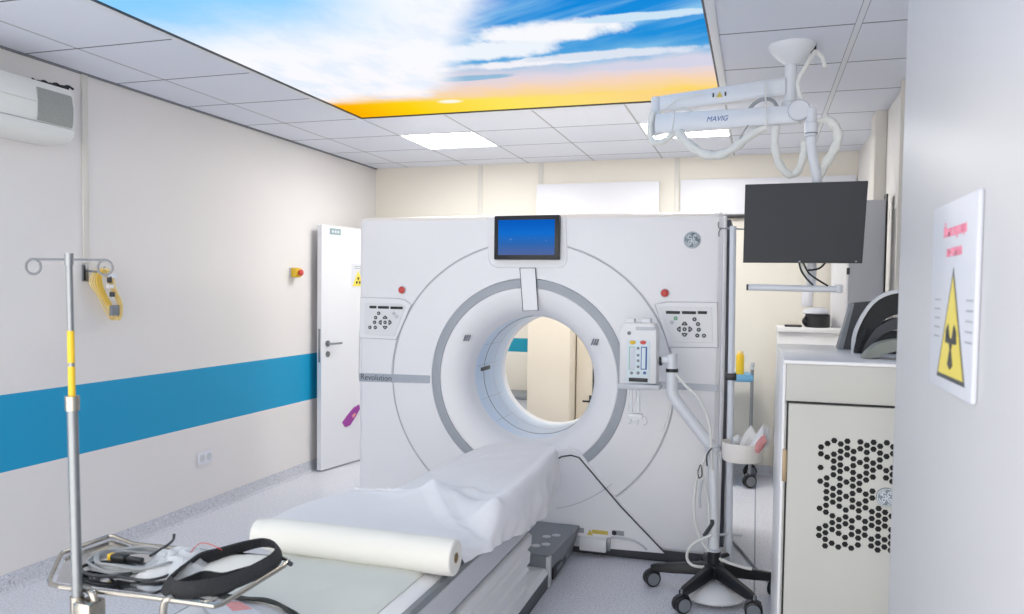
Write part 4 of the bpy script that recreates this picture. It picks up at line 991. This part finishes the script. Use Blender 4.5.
lab(MB().box(3.408, 3.462, 1.094, 1.144, 1.093, 1.128, .004).build('pole_clip', 'black', st), 'black clip on the pole')
MB().tube([(3.365, 1.125, 1.875), (3.427, 1.125, 1.872), (3.495, 1.125, 1.868)], .004, 8).build('hook_bar', 'steel2', st)
for x, s_ in ((3.367, -1), (3.495, 1)):
    MB().tube([(x, 1.125, 1.872), (x+s_*.008, 1.10, 1.873), (x+s_*.012, 1.09, 1.89), (x+s_*.010, 1.092, 1.905)], .004, 8, smooth=4).build('bag_hook', 'steel2', st)
    MB().tube([(x, 1.125, 1.872), (x+s_*.008, 1.15, 1.866), (x+s_*.012, 1.158, 1.85), (x+s_*.010, 1.15, 1.836)], .004, 8, smooth=4).build('bag_hook', 'steel2', st)
bw = MB().lathe((3.499, 1.03, .695), [(.040, 0), (.090, .001), (.096, .01), (.100, .095), (.096, .095), (.090, .012), (.02, .008)], 'z', 36).build('bowl', 'bowl', st)
bw['label'] = 'off white plastic bowl clamped to the pole'
MB().tube([(3.42, 1.06, .74), (3.44, 1.12, .745)], .010, 10).build('bowl_bracket', 'lightgrey', st)
# hanging leads of the stand
def lead(pts, r, m_, Y=1.02, name='lead'): return MB().tube([at(x, y, Y=Y) for x, y in pts], r, 8, smooth=6).build(name, m_, st)
lead([(676, 374), (686, 386), (697, 396), (705, 410), (710, 428), (711, 446), (712, 470)], .0075, 'cable_white', 1.02)
lead([(709, 452), (705, 458), (702, 470), (705, 485), (709, 510), (709, 530)], .006, 'cable_white', 1.0)
lead([(703, 463), (697, 478), (694, 505), (697, 528), (706, 548), (722, 560), (742, 567), (752, 569)], .0075, 'cable_white', .985)
lead([(712, 535), (698, 541), (689, 549), (687, 558), (692, 565), (703, 567), (712, 566)], .0075, 'cable_white', .98)
lead([(699, 468), (701, 465), (702, 475), (699, 478), (698, 472), (700, 466)], .003, 'darkgrey', .98, 'lead_clip')
lead([(712, 448), (707, 455), (707, 466)], .004, 'darkgrey', .98, 'lead_clip')
lead([(704, 536), (708, 530), (712, 524), (712, 520)], .010, 'darkgrey', .99, 'lead_plug')
lead([(702, 480), (700, 495), (700, 508)], .006, 'lightgrey', .985, 'lead_clip')
lead([(668, 390), (669, 408), (665, 425), (662, 432)], .0035, 'cable_white', 1.10)
# injector
inj = thing('contrast_injector', 'white contrast injector head with coloured keypad in front of the scanner ring', 'injector', (2.965, 1.07, 1.02))
YI = 1.02
def I(px, py, d=0): q = at(px, py, Y=YI); return Vector((q.x, YI-d, q.z))
bd = [I(619.8, 331), I(622, 325), I(625, 323), I(650, 322.5), I(655, 324), I(657.5, 330), I(657, 384), I(619.3, 384)]
cI = sum(bd, Vector())/8
MB().loft([[cI+(p-cI)*.94+Vector((0, -.012, 0)) for p in bd], [cI+(p-cI)*.985+Vector((0, -.007, 0)) for p in bd], [p+Vector((0, .003, 0)) for p in bd], [p+Vector((0, .095, 0)) for p in bd], [cI+(p-cI)*.95+Vector((0, .105, 0)) for p in bd]]).build('body', 'white', inj)
MB().box(I(617.5, 388).x, I(660, 388).x, YI-.022, YI+.11, I(630, 389).z, I(630, 383.5).z, .008).build('lower_plate', 'lightgrey', inj)
for a, b_ in ((625, 634), (641, 650.5)):
    p, q = I(a, 323), I(b_, 318.5); MB().box(p.x, q.x, YI+.01, YI+.08, p.z-.004, q.z, .005).build('syringe_cap', 'white', inj)
MB().box(I(636, 330).x, I(655, 330).x, YI-.0165, YI-.010, I(640, 330).z, I(640, 326.5).z, .002).build('display_visor', 'lightgrey', inj)
def ip_(a, b_, name, m_, d0=.012, d1=.0145, par=None, bev=.002):
    p, q = I(*a), I(*b_); return MB().box(min(p.x, q.x), max(p.x, q.x), YI-d1, YI-d0, min(p.z, q.z), max(p.z, q.z), bev).build(name, m_, par or inj)
kp = ip_((627.5, 340), (649.5, 383), 'keypad', 'panelface')
kp['label'] = 'pale keypad panel'
for px, m_, l_ in ((633, 'yellow', 'yellow oval key'), (643.5, 'red', 'red oval key')):
    q = I(px, 342.3, .0145); lab(MB().ball(q, .015, 1.1, .2, .7, 10).build('oval_key', m_, kp), l_)
ip_((641.5, 346.5), (647.2, 369.5), 'key_column', 'bluepanel', .0145, .0152, kp, .0005)
ip_((642.3, 347.5), (645.6, 368.5), 'key_column', 'panelface', .0152, .0158, kp, .0004)
ip_((629.6, 346.5), (635, 369.5), 'key_column', 'green', .0145, .0150, kp, .0004)
ip_((630.3, 347), (635.6, 369.2), 'key_column', 'signwhite', .0150, .0156, kp, .0004)
for yy in (348, 355, 360.5, 366.5):
    q = I(638.5, yy, .0145); MB().lathe(q, [(.0075, 0), (.0075, -.002), (.006, -.003)], 'y', 14).build('key', 'midgrey', kp)
for px, m_ in ((632, 'midgrey'), (638.5, 'midgrey'), (645, 'bluepanel')):
    q = I(px, 372.7, .0145); MB().lathe(q, [(.0085, 0), (.0085, -.002)], 'y', 14).build('key', m_, kp)
ip_((629.3, 377.3), (648, 382), 'black_bar', 'black', .0145, .016, kp, .001)
q = I(629.5, 333, .012); MB().lathe(q, [(.010, 0), (.010, -.004), (.008, -.005)], 'y', 16).build('power_key', 'midgrey', inj)
for px in (630, 637.5):
    MB().tube([I(px, 389, -.03), I(px, 413, -.03)], .011, 14).build('syringe', 'plastic', inj)
    MB().tube([I(px, 413, -.03), I(px+1, 419, -.03), I(px-1, 425, -.03)], .005, 10).build('syringe_tip', 'plastic', inj)
MB().box(I(628, 415).x, I(642, 415).x, YI+.01, YI+.06, I(630, 420).z, I(630, 414).z, .006).build('line_clip', 'white', inj)
MB().tube([I(641, 416, -.03), I(645, 419, -.03), I(646, 424, -.03), I(643, 426, -.03)], .003, 8, smooth=4).build('line', 'plastic', inj)
MB().tube([I(656, 361, -.05), I(660.5, 361, -.05)], .016, 14).build('mount_stub', 'armwhite', inj)

# paper wraps in the bowl
def wrap(name, pts, Y, m_, label, cat, th=.004):
    P = [at(x, y, Y=Y) for x, y in pts]; c_ = sum(P, Vector())/len(P)
    R_ = random.Random(name+label)
    f = [p+Vector((0, R_.uniform(-.02, .02), 0)) for p in P]
    mb_ = MB(); mb_.loft([[c_+Vector((0, -.022, .0))+(p-c_)*.35 for p in f], f, [p+Vector((0, th, 0)) for p in f], [c_+Vector((0, .012, 0))+(p-c_)*.35 for p in f]])
    return tag(mb_.build(name, m_, angle=12), label, cat)
wrap('paper_wrapper', [(738, 448), (743, 436), (751, 425), (757, 436), (753, 449), (745, 453)], 1.05, 'paper', 'torn white paper wrapper with a pointed tip at the back of the bowl', 'wrapper')
wrap('paper_wrapper', [(746, 452), (751, 442), (764, 423.5), (763, 436), (759, 452)], 1.00, 'fabricwhite', 'narrow white paper wrapper standing up at the right of the bowl', 'wrapper')
wrap('paper_wrapper', [(752, 452), (757, 441), (764, 434), (767, 441), (763, 449), (759, 453)], .975, 'pinkpaper', 'pink printed wrapper lying in the bowl', 'wrapper')
wrap('plastic_wrapper', [(756, 452), (763, 430), (769, 427), (771, 436), (768, 447), (762, 453)], 1.03, 'plastic', 'clear plastic wrapper curling over the right rim of the bowl', 'wrapper')
wrap('plastic_wrapper', [(731, 449), (733, 437), (738, 434), (743, 440), (740, 450)], 1.07, 'plastic', 'clear plastic wrapper at the left side of the bowl beside the pole', 'wrapper')

# ------------------------------------------------------------------ trolley behind the scanner
tl = thing('trolley', 'small trolley with pale blue shelves by the back wall', 'trolley', (3.36, 3.58, 0))
for z in (.20, .84):
    MB().box(3.11, 3.540, 3.39, 3.77, z, z+.045, .006).build('shelf', 'blueshelf', tl)
    MB().box(3.11, 3.540, 3.383, 3.389, z+.01, z+.06, .002).build('shelf_lip', 'blueshelf', tl)
for x, y in ((3.12, 3.40), (3.530, 3.40), (3.12, 3.76), (3.530, 3.76)):
    p_ = MB().tube([(x, y, .11), (x, y, .945)], .013, 12).build('post', 'steel2', tl)
    MB().tube([(x, y, .94), (x, y, .965)], .015, 12).build('post_cap', 'lightgrey', p_)
    casterparts(tl, Vector((x, y, .055)), .5, .052)
by = tag(MB().lathe((3.435, 3.52, .886), [(.028, 0), (.032, .004), (.032, .15), (.029, .16), (.022, .165)], 'z', 24).build('canister', 'yellow'), 'yellow round canister standing on the trolley top shelf', 'canister')
lab(MB().lathe((3.435, 3.52, .886+.166), [(.022, 0), (.024, .002), (.024, .018), (.020, .022)], 'z', 24).build('lid', 'yellowcable', by), 'paler lid')

# ------------------------------------------------------------------ right hand cabinets
YC = -.40; cx0, cx1 = 3.652, 4.27; ztop = 1.326
cab = thing('equipment_cabinet', 'beige equipment cabinet with honeycomb vent door in the right foreground', 'cabinet', ((cx0+cx1)/2, .0, 0))
MB().box(cx0, cx1, YC+.018, .48, .03, ztop-.0125, .004).build('body', 'beige', cab)
lab(MB().box(cx0-.010, cx1, YC-.003, .49, ztop-.012, ztop, .003).build('worktop', 'white', cab), 'white worktop')
lab(MB().box(cx0-.010, cx0-.0005, YC+.004, .48, .03, ztop-.0125, .003).build('side_panel', 'white', cab), 'white side panel')
zd = at(800, 402.5, Y=YC).z
MB().box(cx0, cx1-.002, YC, YC+.017, zd+.004, ztop-.0125, .002).build('top_fascia', 'beige', cab)
MB().box(cx0, at(785.6, 450, Y=YC).x, YC, YC+.017, .03, zd-.003, .002).build('door_post', 'beige', cab)
dr = MB().box(at(787.5, 450, Y=YC).x, cx1-.004, YC-.004, YC+.015, .06, zd-.004, .003).build('door', 'beige', cab)
lab(MB().box(cx0+.004, cx1-.01, YC+.0145, YC+.0175, .05, zd+.004).build('door_gap', 'black', cab, False), 'dark gap around the door')
lab(MB().box(cx0-.006, at(786, 470, Y=YC).x+.002, YC-.006, YC+.003, at(783, 481, Y=YC).z, at(783, 449, Y=YC).z, .002).build('hinge', 'brown', cab), 'brass coloured hinge')
MB().box(cx0+.01, cx1-.01, YC+.03, .46, .002, .03, .002).build('plinth', 'darkgrey', cab)
cols_ = [(93, (118, 148, 208, 268, 387, 476, 506)), (121, (103, 163, 254, 284, 314, 344, 374, 404, 464, 494, 523, 552)), (150, (90, 150, 180, 210, 240, 300, 330, 360, 420, 450, 480, 540)),
 (179, (105, 137, 167, 197, 225, 256, 287, 317, 347, 378, 437, 467, 497, 557)), (208, (93, 123, 153, 214, 272, 335, 395, 425, 455, 515, 545)), (236, (138, 170, 200, 230, 260, 290, 322, 352, 382, 442, 472, 502, 562)),
 (265, (96, 126, 186, 247, 278, 308, 368, 398, 428, 489, 518, 548)), (294, (111, 142, 173, 204, 233, 263, 325, 355, 385, 445, 475, 505)), (323, (98, 128, 189, 220, 250, 312, 342, 402, 432, 462, 522, 552)),
 (352, (115, 145, 175, 206, 388, 418, 448, 478, 510, 540, 570)), (381, (100, 160, 222, 254, 405, 435, 465, 525, 557)), (409, (118, 148, 210, 240, 270, 422, 482, 512, 542, 572)),
 (438, (103, 133, 193, 253, 283, 313, 373, 433, 463, 523)), (467, (118, 178, 208, 268, 298, 358, 388, 448, 508, 538)), (496, (103, 133, 163, 223, 283, 343, 373, 433, 493, 553))]
hm = MB(); rr_ = (at(806.5, 480, Y=YC).x-at(800, 480, Y=YC).x)*.50
for x0_, ys in cols_:
    for y in ys:
        px, py = 800+(x0_-11.5*(y-95)/470)/4.386, 420+y/4.386
        q = at(px, py, Y=YC-.004)
        hm.prism([q+Vector((rr_*math.cos(PI/3*k), 0, rr_*math.sin(PI/3*k))) for k in range(6)], (0, -.0008, 0))
lab(hm.build('vent_holes', 'holes', dr, False), 'field of black honeycomb vent holes')
q = at(886.3, 497, Y=YC-.004)
eb = MB().lathe(q, [(.030, 0), (.030, -.004), (.028, -.006)], 'y', 36).build('emblem', 'emblem', dr); eb['label'] = 'round grey metal emblem'
emb(q, .028, eb, 'emblemlight', -.007, .0018)

# head holders lying on the worktop
zf = ztop+.001
YW = at(840, 349, Z=zf).y; YH = at(854, 352.5, Z=zf).y; YK = at(866, 358, Z=zf).y
wd = [at(*p, Y=YW) for p in ((838.5, 349), (852, 303), (884, 300), (884, 349))]
wd[3].z = wd[0].z
wgd = thing('wedge_support', 'dark grey angled wedge support on the white worktop behind the curved head holder', 'support', (wd[0].x+.06, YW, zf))
MB().loft([wd, [p+Vector((.006, .08, 0)) for p in wd]]).build('wedge', 'darkgrey', wgd, False)
lab(MB().loft([[p+Vector((-.004, -.006, 0)) for p in (wd[0], wd[1], wd[1]+Vector((.012, 0, -.002)), wd[0]+Vector((.02, 0, 0)))], [p+Vector((-.004, .08, 0)) for p in (wd[0], wd[1], wd[1]+Vector((.012, 0, -.002)), wd[0]+Vector((.02, 0, 0)))]]).build('wedge_edge', 'midgrey', wgd, False), 'grey edge strip')
MB().box(wd[1].x+.115, wd[1].x+.17, YW+.005, YW+.075, wd[1].z-.03, wd[1].z+.045, .006).build('wedge_grip', 'black', wgd)
hh = thing('head_holder', 'curved grey and black padded head holder lying on the white worktop', 'head holder', (4.0, YH, zf))
def band(outer, inner, ya, yb, name, m_, YB_=None):
    YB_ = YH if YB_ is None else YB_; ya += .36+YB_; yb += .36+YB_
    o_ = [at(x, y, Y=YB_) for x, y in outer]; i_ = [at(x, y, Y=YB_) for x, y in inner]
    o_ = spline(o_, 5); i_ = spline(i_, 5)
    lo = min(p.z for p in o_+i_); 
    loops = [o_+list(reversed(i_))]
    P = [Vector((p.x, p.y, max(p.z, zf))) for p in loops[0]]
    return MB().loft([[Vector((p.x, ya, p.z)) for p in P], [Vector((p.x, yb, p.z)) for p in P]]).build(name, m_, hh, angle=30)
# white rimmed tall shell, black lining, padding, grey lower cradle
band([(851, 356), (853, 334), (862, 314), (874, 299), (890, 291), (912, 289), (935, 294)], [(854.5, 356), (856, 335.5), (864.5, 316), (875.5, 302), (890.5, 294.5), (912, 292.5), (935, 297.5)], -.375, -.345, 'rim', 'lightgrey')
band([(854.5, 356), (856, 335.5), (864.5, 316), (875.5, 302), (890.5, 294.5), (912, 292.5), (935, 297.5)], [(863, 356), (868, 342), (878, 327), (889, 317), (905, 313), (920, 312), (935, 314)], -.366, -.32, 'lining', 'foamblack')
band([(861, 352), (866, 342), (874, 330), (885, 322), (898, 318), (915, 318), (935, 322)], [(868, 352), (872, 344), (881, 336), (890, 331), (900, 329), (915, 329), (935, 332)], -.375, -.30, 'cushion', 'darkgrey')
band([(864, 354), (871, 344), (880, 337), (890, 332), (905, 331), (920, 332), (935, 336)], [(869, 355), (875, 349), (883, 345), (893, 342), (905, 341), (920, 342), (935, 345)], -.37, -.30, 'cushion', 'foamblack')
band([(862, 357.5), (867, 351), (876, 344), (888, 340.5), (900, 339), (918, 340), (938, 346)], [(868, 358), (878, 356), (886, 353), (896, 350.5), (908, 350), (920, 351), (938, 356)], -.39, -.31, 'cradle', 'padgrey', YK)
band([(853, 352), (855, 342), (862, 330), (865, 328)], [(857, 352), (860, 344), (864, 336), (866, 332)], -.385, -.372, 'webbing', 'strap')
MB().box(3.93, 4.20, YH-.01, YH+.04, zf, zf+.012, .003).build('foot_plate', 'foamblack', hh)

# things behind the cabinet
fc = thing('low_cabinet', 'low white cabinet against the back wall beyond the beige cabinet', 'cabinet', (4.0, 3.6, 0))
MB().box(3.712, 4.29, 3.42, 3.82, .001, 1.24, .004).build('body', 'white', fc)
MB().box(3.706, 4.292, 3.40, 3.82, 1.241, 1.282, .006).build('top', 'white', fc)
jr = thing('jar', 'dark jar with pale domed lid on the low white cabinet', 'jar', (4.005, 3.49, 1.283))
MB().lathe((4.005, 3.49, 1.283), [(.086, 0), (.092, .006), (.092, .095), (.086, .10)], 'z', 32).build('container', 'black', jr)
lab(MB().lathe((3.995, 3.49, 1.384), [(.085, 0), (.104, .008), (.100, .022), (.075, .045), (.025, .055)], 'z', 36).build('lid', 'tallgrey', jr), 'pale domed lid')
MB().tube([(3.918, 3.46, 1.30), (3.900, 3.445, 1.33), (3.918, 3.46, 1.36)], .012, 8, smooth=4).build('handle', 'black', jr)
tag(MB().box(3.765, 3.89, 3.44, 3.60, 1.283, 1.297, .004).build('flat_tray', 'black'), 'flat black tray beside the dark jar on the low cabinet', 'tray')
sw = thing('light_switch', 'white light switch on the back wall under the handle bar', 'switch', (3.94, YB, 1.40))
MB().box(3.905, 3.985, YB-.012, YB-.0005, 1.44, 1.60, .004).build('plate', 'socket', sw)
MB().box(3.92, 3.97, YB-.017, YB-.0125, 1.46, 1.58, .003).build('rocker', 'wallwhite', sw)
tc = thing('tall_cabinet', 'tall grey metal cabinet in the right corner behind the black monitor', 'cabinet', (4.165, 2.05, 0))
MB().box(4.068, 4.262, 2.0, 2.10, .001, 2.10, .004).build('body', 'tallgrey', tc)
MB().box(4.074, 4.256, 1.994, 1.9995, .05, 2.094, .002).build('door', 'tallgrey', tc)
lab(MB().box(4.263, 4.272, 2.0, 2.10, .001, 2.135, .001).build('dark_gap', 'black', tc), 'black strip put in for the dark gap at the right edge')  # black strip painted in for the dark gap towards the wall
lab(MB().box(4.058, 4.075, 1.988, 2.0, 1.66, 1.70, .002).build('hinge', 'darkgrey', tc), 'dark hinge')
sx0, sx1 = at(833, 300, Y=3.55).x, at(847.5, 300, Y=3.55).x
pc_ = thing('slim_cabinet', 'slim white upright cabinet standing on the low cabinet, left of the grey one', 'cabinet', ((sx0+sx1)/2, 3.65, 1.283))
MB().box(sx0, sx1, 3.56, 3.80, 1.283, 2.0, .004).build('body', 'wallwhite', pc_)
MB().box(sx0+.004, sx1-.004, 3.552, 3.5595, 1.30, 1.99, .002).build('door', 'white', pc_)
sbx = tag(MB().box(4.10, 4.165, .16, .25, zf, zf+.262, .004).build('dispenser', 'tallgrey'), 'small grey upright box behind the curved head holder on the worktop', 'box')
# seen through the bore
xa, xb, xc_ = at(527, 360, Y=3.3).x, at(570, 360, Y=3.3).x, at(595, 360, Y=3.5).x
bc = thing('tall_cupboard', 'tall cream cupboard seen through the scanner bore, left of the handled one', 'cupboard', ((xa+xb)/2, 3.5, 0))
MB().box(xa, xb, 3.32, 3.82, .001, 2.0, .003).build('body', 'cream', bc); MB().box(xa+.003, xb-.003, 3.302, 3.319, .06, 1.995, .003).build('door', 'cream', bc)
hc = thing('tall_cupboard', 'tall cupboard with black handle seen through the right part of the scanner bore', 'cupboard', ((xb+xc_)/2, 3.65, 0))
MB().box(xb+.01, xc_+.10, 3.52, 3.82, .001, 2.0, .003).build('body', 'tan', hc)
dd = MB().box(xb+.012, xc_-.02, 3.50, 3.519, .06, 1.995, .003).build('door', 'cream', hc)
lab(MB().box(xc_-.018, xc_-.004, 3.505, 3.5195, .06, 1.995).build('door_gap', 'darkgrey', hc), 'dark gap beside the door')
q = at(588, 401, Y=3.5); MB().tube([(q.x+.02, 3.499, q.z), (q.x+.02, 3.47, q.z), (q.x-.04, 3.468, q.z)], .008, 8).build('handle', 'black', dd)
MB().box(q.x+.01, q.x+.03, 3.492, 3.4995, q.z-.05, q.z+.05, .002).build('handle_plate', 'darkgrey', dd)
lc = thing('low_unit', 'low grey unit by the back wall seen through the lower left of the bore', 'cabinet', (1.36, 3.6, 0))
MB().box(1.18, xa-.01, 3.42, 3.82, .001, .60, .004).build('body', 'lightgrey', lc)
lab(MB().box(1.17, xa-.008, 3.405, 3.82, .601, .63, .004).build('top', 'midgrey', lc), 'grey top')
# loose power lead on the floor
tag(MB().tube([(3.45, 1.9, .008), (3.50, 1.75, .008), (3.57, 1.50, .008), (3.63, 1.33, .008), (3.66, 1.22, .008), (3.67, 1.12, .008)], .0075, 8, smooth=6).build('power_cable', 'cable_grey'), 'grey power cable on the floor running past the star base', 'cable')

# ------------------------------------------------------------------ world light added as soft fill from behind the camera, exposure
w = D.worlds.new('world'); bpy.context.scene.world = w; w.use_nodes = True
w.node_tree.nodes['Background'].inputs[0].default_value = (1, .975, .945, 1)
w.node_tree.nodes['Background'].inputs[1].default_value = 2.25
sc = bpy.context.scene
sc.view_settings.view_transform = 'Standard'; sc.view_settings.look = 'None'
sc.view_settings.exposure = .42; sc.view_settings.gamma = 1; sc.view_settings.use_curve_mapping = False
sc.cycles.use_denoising = True
sc.cycles.max_bounces = 10; sc.cycles.diffuse_bounces = 6; sc.cycles.transparent_max_bounces = 12
